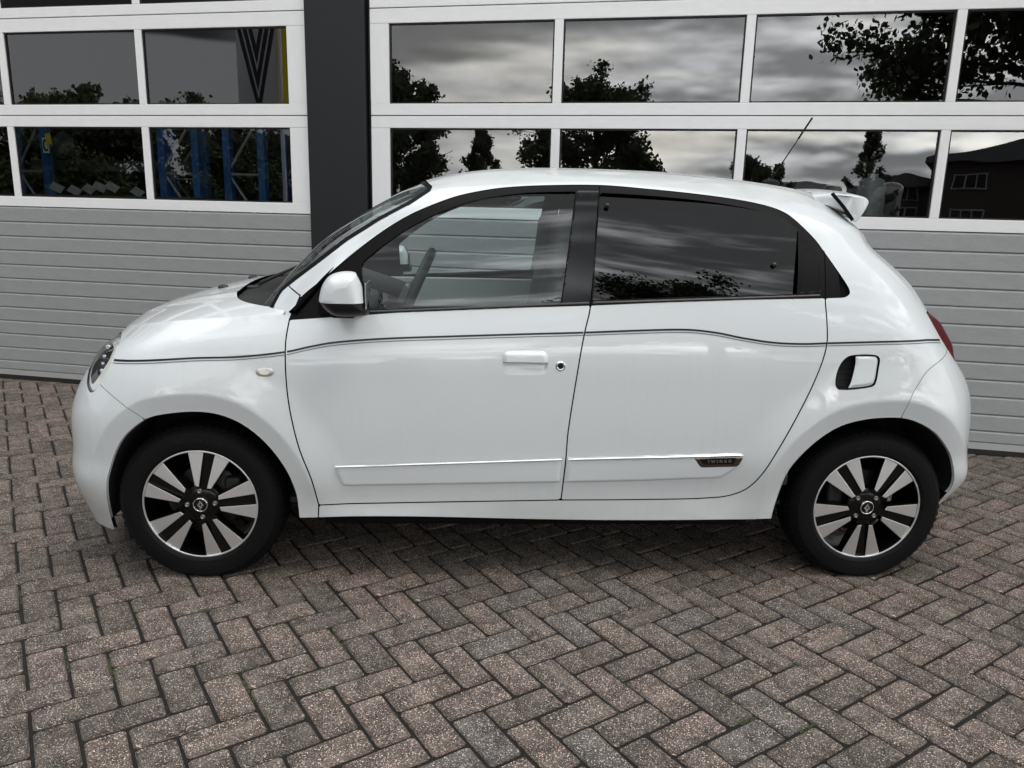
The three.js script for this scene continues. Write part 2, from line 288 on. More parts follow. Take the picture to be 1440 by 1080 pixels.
{
  const r = seeded(5), list = [], fwd = new THREE.Vector3(.05232, -.22029, -.97403), rt = new THREE.Vector3(.99855, .02372, .04827), up = new THREE.Vector3(-.01247, .97515, -.22122), cp = camera.position;
  for (let a = -120; a < 120; a++) for (let b = -120; b < 120; b++) {
    const s = (((a + b) % 4) + 4) % 4; if (s !== 0 && s !== 2) continue;
    const ca = s === 0 ? a + 1 : a + .5, cb = s === 0 ? b + .5 : b + 1;
    const x = G0[0] + U * (ca * GA[0] + cb * GB[0]), z = G0[1] + U * (ca * GA[1] + cb * GB[1]);
    const out = -(x - WP[0]) * WD[1] + (z - WP[1]) * WD[0];
    const r1 = r(), r2 = r(), r3 = r(), r4 = r(), r5 = r();
    if (out < -.12 || x < -9 || x > 8 || z > 8.5) continue;
    const d = new THREE.Vector3(x, 0, z).sub(cp), w = d.dot(fwd), px = 720 + 1092.3 * d.dot(rt) / w, py = 540 - 1092.3 * d.dot(up) / w;
    const seen = w > .4 && px > -40 && px < 1480 && py < 1110 && !(px > 180 && px < 1300 && py < 735);
    const patch = fbm(x * .9 + 20, z * .9 + 7, 3);
    let tone = Math.floor(r1 * 5); if (r2 < .09) tone = 5; if (patch > .58 && r3 < .5) tone = 3;
    list.push({ x, z, turn: (s === 0 ? 0 : Math.PI / 2) + .53193 + (r2 - .5) * .022, y: (r4 - .5) * .004, g: Math.floor(r5 * brickGeos.length), tone, size: seen ? 1 / (w * w) : 0, tx: (r1 - .5) * .012, tz: (r3 - .5) * .012 });
  }
  list.sort((p, q) => q.size - p.size);
  const far = [];
  list.forEach((k, i) => {
    const e = new THREE.Euler(k.tx, k.turn, k.tz, 'YXZ');
    if (i < 300) {
      const m = part(i ? `brick_${String(i).padStart(3, '0')}` : 'brick', brickGeos[k.g], brickMats[k.tone], pavement);
      m.position.set(k.x, k.y, k.z); m.rotation.copy(e);
    } else {
      const g = brickGeos[k.g].clone(), t = brickTones[k.tone], n = g.attributes.position.count, c = new Float32Array(n * 3);
      for (let q = 0; q < n; q++) { c[3 * q] = t[0]; c[3 * q + 1] = t[1]; c[3 * q + 2] = t[2]; }
      g.setAttribute('color', new THREE.BufferAttribute(c, 3));
      far.push(g.applyMatrix4(new THREE.Matrix4().makeRotationFromEuler(e).setPosition(k.x, k.y, k.z)));
    }
  });
  const rest = part('brick_field', mergeGeometries(far), std([1, 1, 1], .82, { map: gritMap, bumpMap: gritBump, bumpScale: .0022, vertexColors: true }), pavement);
  rest.userData.kind = 'stuff';
}
// tufts of moss in some of the joints
{
  const r = seeded(61), n = 5200, g = new THREE.ConeGeometry(.5, 1, 4).translate(0, .5, 0), moss = new THREE.InstancedMesh(g, std([.045, .06, .022], .95), n), M = new THREE.Matrix4(), Q = new THREE.Quaternion(), E = new THREE.Euler(), c = new THREE.Color();
  let k = 0; while (k < n) {
    const a = Math.floor(-60 + 110 * r()), b = Math.floor(-60 + 110 * r()), s = (((a + b) % 4) + 4) % 4, x0 = G0[0] + U * (a * GA[0] + b * GB[0]), z0 = G0[1] + U * (a * GA[1] + b * GB[1]);
    if (x0 < -5 || x0 > 4.5 || z0 > 3.2 || z0 < -3 || fbm(x0 * 1.3 + 40, z0 * 1.3 + 3, 4) + .16 * r() < .60) { r(); continue; }
    const along = s % 2 ? GA : GB, m = 14 + Math.floor(20 * r());                  // a run of tufts along one joint
    for (let q = 0; q < m && k < n; q++) { const t = (r() - .5) * U * 1.1, w = (r() - .5) * .006; const px = x0 + along[0] * t - along[1] * w, pz = z0 + along[1] * t + along[0] * w; E.set((r() - .5) * .8, 6.3 * r(), (r() - .5) * .8); Q.setFromEuler(E); const h = .004 + .006 * r(); M.compose(new THREE.Vector3(px, -.0074, pz), Q, new THREE.Vector3(.006 + .004 * r(), h, .006 + .004 * r())); moss.setMatrixAt(k, M); const v = .7 + .6 * r(); moss.setColorAt(k, c.setRGB(v, v * (.9 + .2 * r()), v)); k++; }
  }
  moss.name = 'moss'; moss.userData = { label: 'green moss tufts in the joints of the paving', category: 'moss', kind: 'stuff' }; moss.receiveShadow = true; scene.add(moss);
}
// ---------------------------------------------------------------- workshop front: two sectional doors, a dark pillar, a room behind
const whiteGrain = tex(256, 256, (i, j) => { const v = .95 + .04 * noise(i / 3, j / 90, 0, 0) + .05 * (fbm(i / 50, j / 50, 4) - .5); return [v, v, v * 1.005]; });
whiteGrain.repeat.set(1.2, 1.2);
const whiteAlu = phys([.92, .925, .93], .42, { map: whiteGrain, clearcoat: .15, clearcoatRoughness: .3 });
const stuccoBump = tex(512, 256, (i, j) => { const v = .5 * noise(i / 6, j / 2.2) + .5 * noise(i / 2.2, j / 1.4 + 40); return [v, v, v]; }, false);
const greyTone = tex(512, 256, (i, j) => { const v = .9 + .14 * (fbm(i / 40, j / 14, 4) - .5) + .10 * (noise(i / 7, j / 2) - .5); return [v, v, v]; });
for (const t of [stuccoBump, greyTone]) t.repeat.set(1.9, 3.8);
const greyPanel = std([.385, .400, .404], .46, { map: greyTone, bumpMap: stuccoBump, bumpScale: .0007, metalness: .12 });
const rubber = std(.012, .7), gasketMat = std(.008, .55), seamMat = std(.03, .8);
const paneMat = phys([.72, .76, .76], 0, { transmission: 1, thickness: 0, ior: 2.15 });
// a slat: flat face, upper edge rolled back to the light, lower edge tucked under
function slatGeo(len, h) {
  const s = new THREE.Shape([[0, .0072], [-.0016, .0040], [-.0072, .0004], [-.014, 0], [-.014, h], [-.0072, h - .0004], [-.0020, h - .0060], [-.0005, h - .0085], [0, h - .0115]].map(([z, y]) => new THREE.Vector2(z, y)));
  const g = new THREE.ExtrudeGeometry(s, { depth: len, bevelEnabled: false, steps: 1 }).rotateY(Math.PI / 2);   // (z, y) profile run along the door
  g.scale(1, 1, -1); const ix = g.index; const p = g.attributes.position; for (let i = 0; i < p.count; i += 3) { const a = [0, 1, 2].map(c => p.getComponent(i + 1, c)), b = [0, 1, 2].map(c => p.getComponent(i + 2, c)); for (let c = 0; c < 3; c++) { p.setComponent(i + 1, c, b[c]); p.setComponent(i + 2, c, a[c]); } }
  g.computeVertexNormals();
  return uvPlanar(g, q => q.x, q => q.y);
}
const slatYs = [.0729, .1462, .2471, .3531, .4525, .5554, .6610, .7720, .8740, .9780, 1.0810, 1.1850, 1.2939];
function garageDoor(label, s0, s1, panes) {
  const d = thing('garage_door', label, 'garage door', [WP[0], 0, WP[1]], wallTurn, 'sectional doors of the workshop');
  const len = s1 - s0, mid = (s0 + s1) / 2;
  part('bottom_seal', rbox(len, .040, .03, .008, mid, .018, -.016), rubber, d);
  part('bottom_rail', box(len, .040, .03, mid, .055, -.0155), std([.55, .55, .54], .45, { map: greyTone, metalness: .3 }), d);
  for (let i = 0; i + 1 < slatYs.length; i++) {
    const y0 = slatYs[i] + (i ? 0 : .003), h = slatYs[i + 1] - y0 - .0012, g = slatGeo(len, h);
    const m = part(i ? `slat_${String(i).padStart(3, '0')}` : 'slat', g, greyPanel, d); m.position.set(s0, y0, 0);
  }
  part('backing_panel', box(len, 1.22, .02, mid, .67, -.026), std(.12, .7), d);
  const rowY = [[1.2939, 1.3660, 1.8470, 1.9212], [1.9212, 1.9930, 2.4655, 2.5534], [2.5534, 2.6200, 3.0980, 3.1870], [3.1870, 3.2540, 3.7320, 3.8200]];
  rowY.forEach(([a, b, c, e], ri) => {
    part('rail', rbox(len, b - a - .003, .034, .0025, mid, (a + b) / 2 + .0015, -.017), whiteAlu, d);
    part('rail', rbox(len, e - c - .003, .034, .0025, mid, (c + e) / 2 - .0015, -.017), whiteAlu, d);
    part('section_joint', box(len, .012, .012, mid, e, -.020), seamMat, d);
    const st = [[s0, panes[0][0]], [panes[panes.length - 1][1], s1]];
    for (const [p, q] of st) part('stile', box(q - p - .001, c - b - .0016, .033, (p + q) / 2, (b + c) / 2, -.0172), whiteAlu, d);
    for (let i = 0; i + 1 < panes.length; i++) part('mullion', rbox(panes[i + 1][0] - panes[i][1], c - b - .0012, .034, .003, (panes[i][1] + panes[i + 1][0]) / 2, (b + c) / 2, -.0172), whiteAlu, d);
    for (const [p, q] of panes) {
      const w = q - p, hh = c - b, cx = (p + q) / 2, cy = (b + c) / 2, k = .009;
      part('gasket', [box(w, k, .014, cx, b + k / 2, -.019), box(w, k, .014, cx, c - k / 2, -.019), box(k, hh - 2 * k, .014, p + k / 2, cy, -.019), box(k, hh - 2 * k, .014, q - k / 2, cy, -.019)], gasketMat, d);
      const g = new THREE.PlaneGeometry(w - .008, hh - .008, 40, 20).translate(cx, cy, -.0215), gp = g.attributes.position, gn = g.attributes.normal;
      for (let i = 0; i < gp.count; i++) { const x = gp.getX(i), y = gp.getY(i), e = .02, f = (a, c) => .00014 * noise(a * 4.2 + 50, c * 6 + 9) + .00009 * noise(a * 11 + 7, c * 17 + 31) * smooth(.8, 2.2, a), nx = (f(x - e, y) - f(x + e, y)) / (2 * e), ny = (f(x, y - e) - f(x, y + e)) / (2 * e); gn.setXYZ(i, nx, ny, 1); }
      part('pane', g, paneMat, d);
    }
  });
  return d;
}
const lp = [[-5.790, -4.745], [-4.7, -3.7025], [-3.651, -2.624], [-2.5726, -1.525]];
garageDoor('left sectional door with blue racking visible through its lower glazing', -5.92, -1.391, lp);
garageDoor('right sectional door behind the car roof, its glass reflecting sky and trees', -.9593, 3.63, [[-.8356, .2062], [.259, 1.3044], [1.3558, 2.3973], [2.4464, 3.49]]);
{
  const b = thing('workshop_building', 'workshop building front with the dark grey pillar between the two doors', 'building', [WP[0], 0, WP[1]], wallTurn);
  const clad = std([.012, .0145, .0165], .5, { map: greyTone, metalness: .1 });
  part('pillar', [rbox(.402, 3.9, .30, .004, -1.1885, 1.95, -.128)], clad, b);
  part('door_guide', box(.022, 3.9, .10, -.9705, 1.95, -.075), std(.006, .6), b);
  part('pillar', rbox(.5, 3.9, .30, .004, 3.885, 1.95, -.128), clad, b);
  part('pillar', rbox(.5, 3.9, .30, .004, -6.175, 1.95, -.128), clad, b);
  for (const g of [box(5.2, 3.9, .3, 6.74, 1.95, -.15), box(6.0, 3.9, .3, -9.43, 1.95, -.15)]) part('wall', g, std([.11, .115, .12], .7), b);
  part('fascia', rbox(21.8, 2.0, .34, .01, -1.55, 4.86, -.13), clad, b);
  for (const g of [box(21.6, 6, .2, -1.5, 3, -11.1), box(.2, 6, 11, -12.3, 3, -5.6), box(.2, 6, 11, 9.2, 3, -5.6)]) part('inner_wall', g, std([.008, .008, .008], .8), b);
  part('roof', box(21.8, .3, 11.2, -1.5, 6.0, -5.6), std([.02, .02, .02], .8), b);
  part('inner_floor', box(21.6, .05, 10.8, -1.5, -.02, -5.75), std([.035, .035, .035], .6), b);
}
// ---------------------------------------------------------------- cutting the surface into panels
class Sheet {                                             // vertices [x, y, z, nx, ny, nz] and triangles
  constructor(v = [], t = []) { this.v = v; this.t = t; }
  static grid(fn, u0, u1, nu, t0, t1, nt, su = x => x, st = x => x) {
    const P = []; const at = (i, j) => P[i * (nt + 1) + j];
    for (let i = 0; i <= nu; i++) for (let j = 0; j <= nt; j++) P.push(fn(u0 + (u1 - u0) * su(i / nu), t0 + (t1 - t0) * st(j / nt)));
    const V = new THREE.Vector3(), A = new THREE.Vector3(), B = new THREE.Vector3(), v = [], t = [];
    for (let i = 0; i <= nu; i++) for (let j = 0; j <= nt; j++) {
      const a0 = at(Math.max(0, i - 1), j), a1 = at(Math.min(nu, i + 1), j), b0 = at(i, Math.max(0, j - 1)), b1 = at(i, Math.min(nt, j + 1));
      A.set(a1[0] - a0[0], a1[1] - a0[1], a1[2] - a0[2]); B.set(b1[0] - b0[0], b1[1] - b0[1], b1[2] - b0[2]);
      V.crossVectors(B, A).negate();
      if (V.lengthSq() < 1e-16) V.set(0, 1, 0); V.normalize();
      const p = at(i, j); v.push([p[0], p[1], Math.max(0, p[2]), V.x, V.y, V.z]);
    }
    for (let i = 0; i < nu; i++) for (let j = 0; j < nt; j++) { const a = i * (nt + 1) + j, b = a + nt + 1; t.push([a, b, b + 1], [a, b + 1, a + 1]); }
    return new Sheet(v, t);
  }
  join(o) { const n = this.v.length; return new Sheet([...this.v, ...o.v], [...this.t, ...o.t.map(q => q.map(i => i + n))]); }
  clip(f) {                                               // keep where f(vertex) < 0
    const d = this.v.map(f), v = [], t = [], map = new Map(), cuts = new Map();
    const keep = i => { let k = map.get(i); if (k === undefined) { k = v.length; v.push(this.v[i]); map.set(i, k); } return k; };
    const cut = (i, j) => { const key = i < j ? i * 4e6 + j : j * 4e6 + i; let k = cuts.get(key); if (k === undefined) { const a = d[i] / (d[i] - d[j]), p = this.v[i], q = this.v[j]; k = v.length; v.push(p.map((x, c) => x + (q[c] - x) * a)); cuts.set(key, k); } return k; };
    for (const T of this.t) {
      const s = T.map(i => d[i] < 0);
      const n = s[0] + s[1] + s[2];
      if (n === 3) t.push(T.map(keep)); else if (n) {
        const out = [];
        for (let k = 0; k < 3; k++) { const i = T[k], j = T[(k + 1) % 3]; if (s[k]) out.push(keep(i)); if (s[k] !== s[(k + 1) % 3]) out.push(cut(i, j)); }
        for (let k = 1; k + 1 < out.length; k++) t.push([out[0], out[k], out[k + 1]]);
      }
    }
    return new Sheet(v, t);
  }
  push(h) { return new Sheet(this.v.map(p => { const k = typeof h === 'function' ? h(p) : h; return [p[0] + p[3] * k, p[1] + p[4] * k, Math.max(0, p[2] + p[5] * k), p[3], p[4], p[5]]; }), this.t); }
  mirror() { return new Sheet(this.v.map(p => [p[0], p[1], -p[2], p[3], p[4], -p[5]]), this.t.map(q => [q[0], q[2], q[1]])); }
  both() { return this.join(this.mirror()); }
  renormal() { const n = this.v.map(() => [0, 0, 0]); for (const [a, b, c] of this.t) { const A = this.v[a], B = this.v[b], C = this.v[c], u = [0, 1, 2].map(k => B[k] - A[k]), w = [0, 1, 2].map(k => C[k] - A[k]), x = [u[1] * w[2] - u[2] * w[1], u[2] * w[0] - u[0] * w[2], u[0] * w[1] - u[1] * w[0]]; for (const i of [a, b, c]) for (let k = 0; k < 3; k++) n[i][k] += x[k]; } return new Sheet(this.v.map((p, i) => { const l = Math.hypot(...n[i]) || 1; return [p[0], p[1], p[2], n[i][0] / l, n[i][1] / l, n[i][2] / l]; }), this.t); }
  geometry() {
    const g = new THREE.BufferGeometry(), n = this.v.length, P = new Float32Array(n * 3), N = new Float32Array(n * 3), uv = new Float32Array(n * 2);
    this.v.forEach((p, i) => { P.set(p.slice(0, 3), 3 * i); const l = Math.hypot(p[3], p[4], p[5]) || 1; N.set([p[3] / l, p[4] / l, p[5] / l], 3 * i); const top = Math.abs(p[4]) > .8; uv[2 * i] = p[0]; uv[2 * i + 1] = top ? p[2] * Math.sign(p[2] || 1) + 3 : p[1]; });
    g.setAttribute('position', new THREE.BufferAttribute(P, 3)); g.setAttribute('normal', new THREE.BufferAttribute(N, 3)); g.setAttribute('uv', new THREE.BufferAttribute(uv, 2));
    g.setIndex(this.t.flat()); return g;
  }
}
const fineEnds = x => x;
const tubS = Sheet.grid(tubPoint, 0, 1, 460, 0, .78, 124);
const upS = Sheet.grid(upperPoint, 0, 1, 400, 0, .97, 120);
const hoodS = Sheet.grid(hoodPoint, 0, UC, 140, 0, 1, 60);
const upSide = upS.clip(p => .02 - (p[0] + .93 + (p[1] < 1.02 ? 0 : 9)) * 1);
const side = tubS.join(upS);                               // one side of the car, hood apart
// height map of the near side, for trim that follows the skin
const MAP = { x0: -1.9, y0: .1, d: .005, w: 760, h: 300, z: null };
MAP.z = new Float32Array(MAP.w * MAP.h).fill(-1);
for (const S of [side]) for (const T of S.t) {
  const [A, B, C] = T.map(i => S.v[i]); if (Math.max(A[2], B[2], C[2]) < .3) continue;
  const gx = p => (p[0] - MAP.x0) / MAP.d, gy = p => (p[1] - MAP.y0) / MAP.d;
  const ax = gx(A), ay = gy(A), bx = gx(B), by = gy(B), cx = gx(C), cy = gy(C), den = (by - cy) * (ax - cx) + (cx - bx) * (ay - cy);
  if (Math.abs(den) < 1e-9) continue;
  for (let j = Math.max(0, Math.ceil(Math.min(ay, by, cy))); j <= Math.min(MAP.h - 1, Math.max(ay, by, cy)); j++) for (let i = Math.max(0, Math.ceil(Math.min(ax, bx, cx))); i <= Math.min(MAP.w - 1, Math.max(ax, bx, cx)); i++) {
    const l1 = ((by - cy) * (i - cx) + (cx - bx) * (j - cy)) / den, l2 = ((cy - ay) * (i - cx) + (ax - cx) * (j - cy)) / den, l3 = 1 - l1 - l2;
    if (l1 < -1e-4 || l2 < -1e-4 || l3 < -1e-4) continue;
    const z = l1 * A[2] + l2 * B[2] + l3 * C[2], k = j * MAP.w + i; if (z > MAP.z[k]) MAP.z[k] = z;
  }
}
function sideZ(x, y) { const a = (x - MAP.x0) / MAP.d, b = (y - MAP.y0) / MAP.d, i = Math.floor(a), j = Math.floor(b), f = a - i, g = b - j, q = (m, n) => MAP.z[clamp(n, 0, MAP.h - 1) * MAP.w + clamp(m, 0, MAP.w - 1)]; return (q(i, j) * (1 - f) + q(i + 1, j) * f) * (1 - g) + (q(i, j + 1) * (1 - f) + q(i + 1, j + 1) * f) * g; }
function sideN(x, y) { const e = .008, n = new THREE.Vector3(-(sideZ(x + e, y) - sideZ(x - e, y)) / (2 * e), -(sideZ(x, y + e) - sideZ(x, y - e)) / (2 * e), 1); return n.normalize(); }
// a piece of trim on the skin: outline in the side view, height over the skin as a function of the distance to its edge
function onSkin(outline, h, step = .004, opts = {}) {
  const sd = polySD(outline), xs = outline.map(p => p[0]), ys = outline.map(p => p[1]);
  const x0 = Math.min(...xs) - .006, x1 = Math.max(...xs) + .006, y0 = Math.min(...ys) - .006, y1 = Math.max(...ys) + .006;
  const nx = Math.max(2, Math.ceil((x1 - x0) / (opts.stepX || step))), ny = Math.max(2, Math.ceil((y1 - y0) / step));
  const s = Sheet.grid((a, b) => { const x = x0 + (x1 - x0) * a, y = y0 + (y1 - y0) * b, n = sideN(x, y), k = h(-sd(x, y), x, y); return [x + n.x * k, y + n.y * k, sideZ(x, y) + n.z * k]; }, 0, 1, nx, 0, 1, ny);
  // clip in the flat outline: distances taken at the grid's own (x, y)
  const flat = []; for (let i = 0; i <= nx; i++) for (let j = 0; j <= ny; j++) flat.push(sd(x0 + (x1 - x0) * i / nx, y0 + (y1 - y0) * j / ny) + (opts.inset || 0));
  let idx = 0; const out = s.clip(() => flat[idx++]); return opts.hard ? out : out.renormal();
}
// ---- materials of the car
const dropBump = (() => {                                    // rain drops dried on the paint: tiny domes
  const S = 1024, h = new Float32Array(S * S), r = seeded(77);
  for (let q = 0; q < 620; q++) { const x = r() * S, y = r() * S, R = 1.2 + 2.6 * r() * r(), H = .5 + .5 * r(), n = Math.ceil(R); for (let b = -n; b <= n; b++) for (let a = -n; a <= n; a++) { const d = Math.hypot(a, b) / R; if (d < 1) { const k = (((Math.floor(y) + b) % S + S) % S) * S + ((Math.floor(x) + a) % S + S) % S; h[k] = Math.max(h[k], H * Math.sqrt(1 - d * d)); } } }
  const t = tex(S, S, (i, j) => { const v = h[j * S + i]; return [v, v, v]; }, false); t.repeat.set(1 / .62, 1 / .62); return t;
})();
const grime = tex(512, 256, (i, j) => { // road film thrown up along the lower edge, thin runs of dirty water; clean paint above
  const y = j / 256 * 1.65, low = Math.exp(-Math.max(0, y - .2) / .13), v = 1 - low * (.05 + .20 * fbm(i / 22, j / 9, 4)) - .016 * smooth(.60, .78, noise(i / 2.2, j / 70)) * smooth(.25, .5, fbm(i / 30 + 9, j / 30, 3)) * smooth(1.0, .8, y);
  return [v, v * (1 - .02 * low), v * (1 - .05 * low)]; });
grime.repeat.set(1 / 2.2, 1 / 1.65);
const paint = phys([.655, .695, .718], .42, { map: grime, clearcoat: 1, clearcoatRoughness: .02, bumpMap: dropBump, bumpScale: .0011, specularIntensity: .6 });
const paintClean = phys([.655, .695, .718], .42, { clearcoat: 1, clearcoatRoughness: .02, specularIntensity: .6 });
const matBlack = phys([.004, .004, .0045], .55, { specularIntensity: .22 }), glossBlack = phys([.003, .003, .0035], .12, { specularIntensity: .75, bumpMap: dropBump, bumpScale: .0006 });
const shellMat = phys([.006, .006, .006], .9, { specularIntensity: .2 });
const clearGlass = phys([.80, .88, .87], 0, { transmission: 1, thickness: 0, ior: 1.62 });
const tintGlass = phys([.06, .064, .068], 0, { transmission: 1, thickness: 0, ior: 1.62 });
const chrome = std([.82, .83, .84], .07, { metalness: 1 }), darkChrome = std([.16, .135, .12], .22, { metalness: 1 });
const tyreMat = phys([.0032, .0032, .0035], .62, { specularIntensity: .34 }), machined = std([.82, .84, .86], .34, { metalness: .92 }), rimBlack = phys([.0015, .0015, .0018], .3, { clearcoat: .35, clearcoatRoughness: .08, specularIntensity: .3 });
const stripeBlack = std([.006, .006, .009], .35), stripeGrey = std([.10, .10, .12], .4);
// ---- outlines in the side view (metres), front to the left
const dloOut = refine([[-.905, .966, 1], [-.893, 1.003], [-.872, 1.041], [-.796, 1.105], [-.670, 1.213], [-.585, 1.278], [-.499, 1.332], [-.413, 1.372], [-.325, 1.405], [-.236, 1.426], [-.147, 1.440], [-.013, 1.450], [.193, 1.456], [.349, 1.448], [.534, 1.435], [.676, 1.421], [.800, 1.402], [.883, 1.377], [.934, 1.338], [.991, 1.278], [1.021, 1.231], [1.066, 1.159], [1.094, 1.112], [1.096, 1.095], [1.080, 1.082], [1.050, 1.078], [.784, 1.069], [.515, 1.058], [.152, 1.036], [-.145, 1.022], [-.405, 1.009], [-.628, .990]], 4);
const glassF = refine([[-.654, 1.004, 1], [-.656, 1.167, 1], [-.583, 1.228], [-.498, 1.287], [-.411, 1.334], [-.324, 1.370], [-.236, 1.397], [-.147, 1.413], [-.059, 1.424], [.101, 1.431, 1], [.047, 1.043, 1], [-.145, 1.033], [-.405, 1.020]], 4);
const glassR = refine([[.160, 1.055, 1], [.189, 1.429, 1], [.346, 1.424], [.530, 1.413], [.671, 1.398], [.793, 1.377], [.876, 1.350], [.931, 1.307, 1], [.898, 1.090, 1], [.516, 1.074]], 4);
const shutFront = [[-.903, .968, 1], [-.911, .901], [-.911, .812], [-.907, .719], [-.893, .625], [-.868, .515], [-.832, .403], [-.814, .297, 1]];
const shutMid = [[.193, 1.47, 1], [.186, 1.427], [.181, 1.392], [.152, 1.036], [.130, .939], [.114, .845], [.084, .593], [.080, .490], [.070, .320, 1]];
const shutRear = [[.070, .320, 1], [.365, .323], [.661, .333], [.742, .359], [.791, .411], [.850, .530], [.911, .657], [.957, .758], [.988, .847], [1.005, .922], [1.005, .996], [1.002, 1.079], [1.018, 1.237, 1]];
const midR = refine(shutMid, 4, false), midBelow = midR.filter(p => p[1] < 1.06);
const frontDoorSD = polySD([...refine([...shutFront, [-.348, .310], [.070, .320, 1]], 4, false), ...midBelow.slice().reverse(), [.16, 1.06], [-.145, 1.03], [-.405, 1.02], [-.7, 1.0], [-.903, .98]]);
const rearDoorSD = polySD([...midBelow, ...refine(shutRear, 4, false).slice(1), [1.0, 1.10], [.16, 1.06]]);
const frontSeam = refine([[-1.585, .722], [-1.506, .687], [-1.446, .651], [-1.385, .598]], 4, false);
const frontBumperSD = polySD([[-2.3, .752], [-1.70, .742], ...frontSeam, [-1.30, .5], [-1.30, 0], [-2.3, 0]]);
const rearSeam = refine([[1.304, .64], [1.321, .721], [1.346, .772], [1.396, .832], [1.516, .884]], 4, false);
const rearBumperSD = polySD([...rearSeam, [1.575, .895], [1.645, .845], [2.2, .82], [2.2, 0], [1.2, 0], [1.25, .5]]);
const headSD = polySD(refine([[-1.572, .858], [-1.546, .846], [-1.540, .80], [-1.56, .759], [-1.589, .716], [-1.613, .693], [-1.632, .688], [-1.652, .700], [-1.680, .735], [-1.692, .775], [-1.688, .815], [-1.665, .842], [-1.615, .860]], 4));
const wingSD = polySD([[-2.3, .1], [-2.3, 1.3], [-.99, 1.3], [-.924, 1.079], [-.873, 1.047], ...refine(shutFront, 4, false), [-.83, .1]]);
const windEdge = [[-.95, 1.055], [-.924, 1.077], [-.824, 1.152], [-.710, 1.241], [-.594, 1.316], [-.494, 1.371], [-.425, 1.420], [-.420, 1.436], [-.446, 1.457], [-.49, 1.478]];
const windSD = polySD([...windEdge, [-.6, 1.7], [-1.6, 1.5], [-1.3, .9], [-1.0, .95]]);
const dloSD = polySD(dloOut), gFSD = polySD(glassF), gRSD = polySD(glassR);
const dlo = p => p[2] > .35 ? dloSD(p[0], p[1]) : 1;
const archF = p => -Math.min(archSD[0](p[0], p[1]), archSD[1](p[0], p[1]));
const cowlX = z => -1.185 + .25 * Math.pow(Math.min(1, Math.abs(z) / .70), 7) + .01 * Math.abs(z);
const roofF = p => Math.max(Math.abs(p[2]) - .452, 1.40 - p[1], p[0] - 1.165);
const rearGlassF = p => Math.max(1.2 - p[0], Math.abs(p[2]) - .40 - .16 * (1.25 - p[1]), Math.abs(p[1] - 1.235) - .135);
const lampEdge = y => 1.476 + (1.02 - y) * .86;
const tailLampF = p => Math.max(1.3 - p[0], .835 - p[1], p[1] - 1.018, .40 - Math.abs(p[2]), Math.abs(p[2]) - .678 + .35 * Math.max(0, p[1] - .93));
const tailgateF = p => Math.max(1.18 - p[0], Math.abs(p[2]) - (p[1] > 1.03 ? .46 : .38), .62 - p[1], p[1] - 1.455);
const handleOut = [[-.156, .836], [-.1555, .858], [-.149, .873], [-.132, .8805], [-.02, .8835], [-.006, .877], [.002, .862], [.004, .838], [.002, .812], [-.006, .797], [-.022, .7905], [-.132, .7895], [-.148, .797], [-.155, .812]];
const handleSD = polySD(refine(handleOut, 4)), scoopOut = refine([[1.043, .774], [1.052, .834], [1.079, .872], [1.121, .882], [1.187, .881], [1.203, .869], [1.201, .836], [1.189, .778], [1.166, .766], [1.058, .756]], 4), scoopSD = polySD(scoopOut);
const G = .0024;
const car = thing('parked_car', 'white five-door hatchback with black side stripes parked across the two workshop doors', 'car');
const whole = side;
const offArch = p => archF(p) + 0.0;
const max = Math.max;
// outer skin, panel by panel
const frontBody = whole.clip(p => p[0] - -.75), rearBody = whole.clip(p => 1.0 - p[0] - .06), midBody = whole.clip(p => max(-.95 - p[0], p[0] - 1.06));
const tubFront = tubS.clip(p => p[0] + .75);
const bumper = tubFront.clip(p => max(frontBumperSD(p[0], p[1]) + G * .4, archF(p), -headSD(p[0], p[1]) + G));
part('front_bumper', bumper.both().geometry(), paint, car);
const wing = tubFront.join(upS.clip(p => max(p[0] + .75, -.97 - p[0])).clip(p => -windSD(p[0], p[1]) + G)).clip(p => max(wingSD(p[0], p[1]) + G, -dlo(p), -frontBumperSD(p[0], p[1]) + G * .4, archF(p), p[2] > .35 ? -headSD(p[0], p[1]) + G : -1));
const bonnet = hoodS.clip(p => max(p[0] - cowlX(p[2]), p[2] > .5 ? wingSD(p[0], p[1]) + G : -1, p[2] > .3 ? -headSD(p[0], p[1]) + G : -1));
part('bonnet', bonnet.both().geometry(), paint, car);
const doorF = midBody.clip(p => max(frontDoorSD(p[0], p[1]) + G, -dlo(p), archF(p)));
const doorR = midBody.clip(p => max(rearDoorSD(p[0], p[1]) + G, -dlo(p), archF(p)));
const notDoors = p => max(-frontDoorSD(p[0], p[1]) + G, -rearDoorSD(p[0], p[1]) + G);
const bodySide = whole.clip(p => max(p[0] < -.75 ? -wingSD(p[0], p[1]) + G : -1, p[2] > .3 ? notDoors(p) : -1, -dlo(p), archF(p)))
  .clip(p => max(-windSD(p[0], p[1]) + G, -rearBumperSD(p[0], p[1]) + G * .4, -tailLampF(p) + G, -rearGlassF(p), -tailgateF(p) + G, -roofF(p) + G * .6));
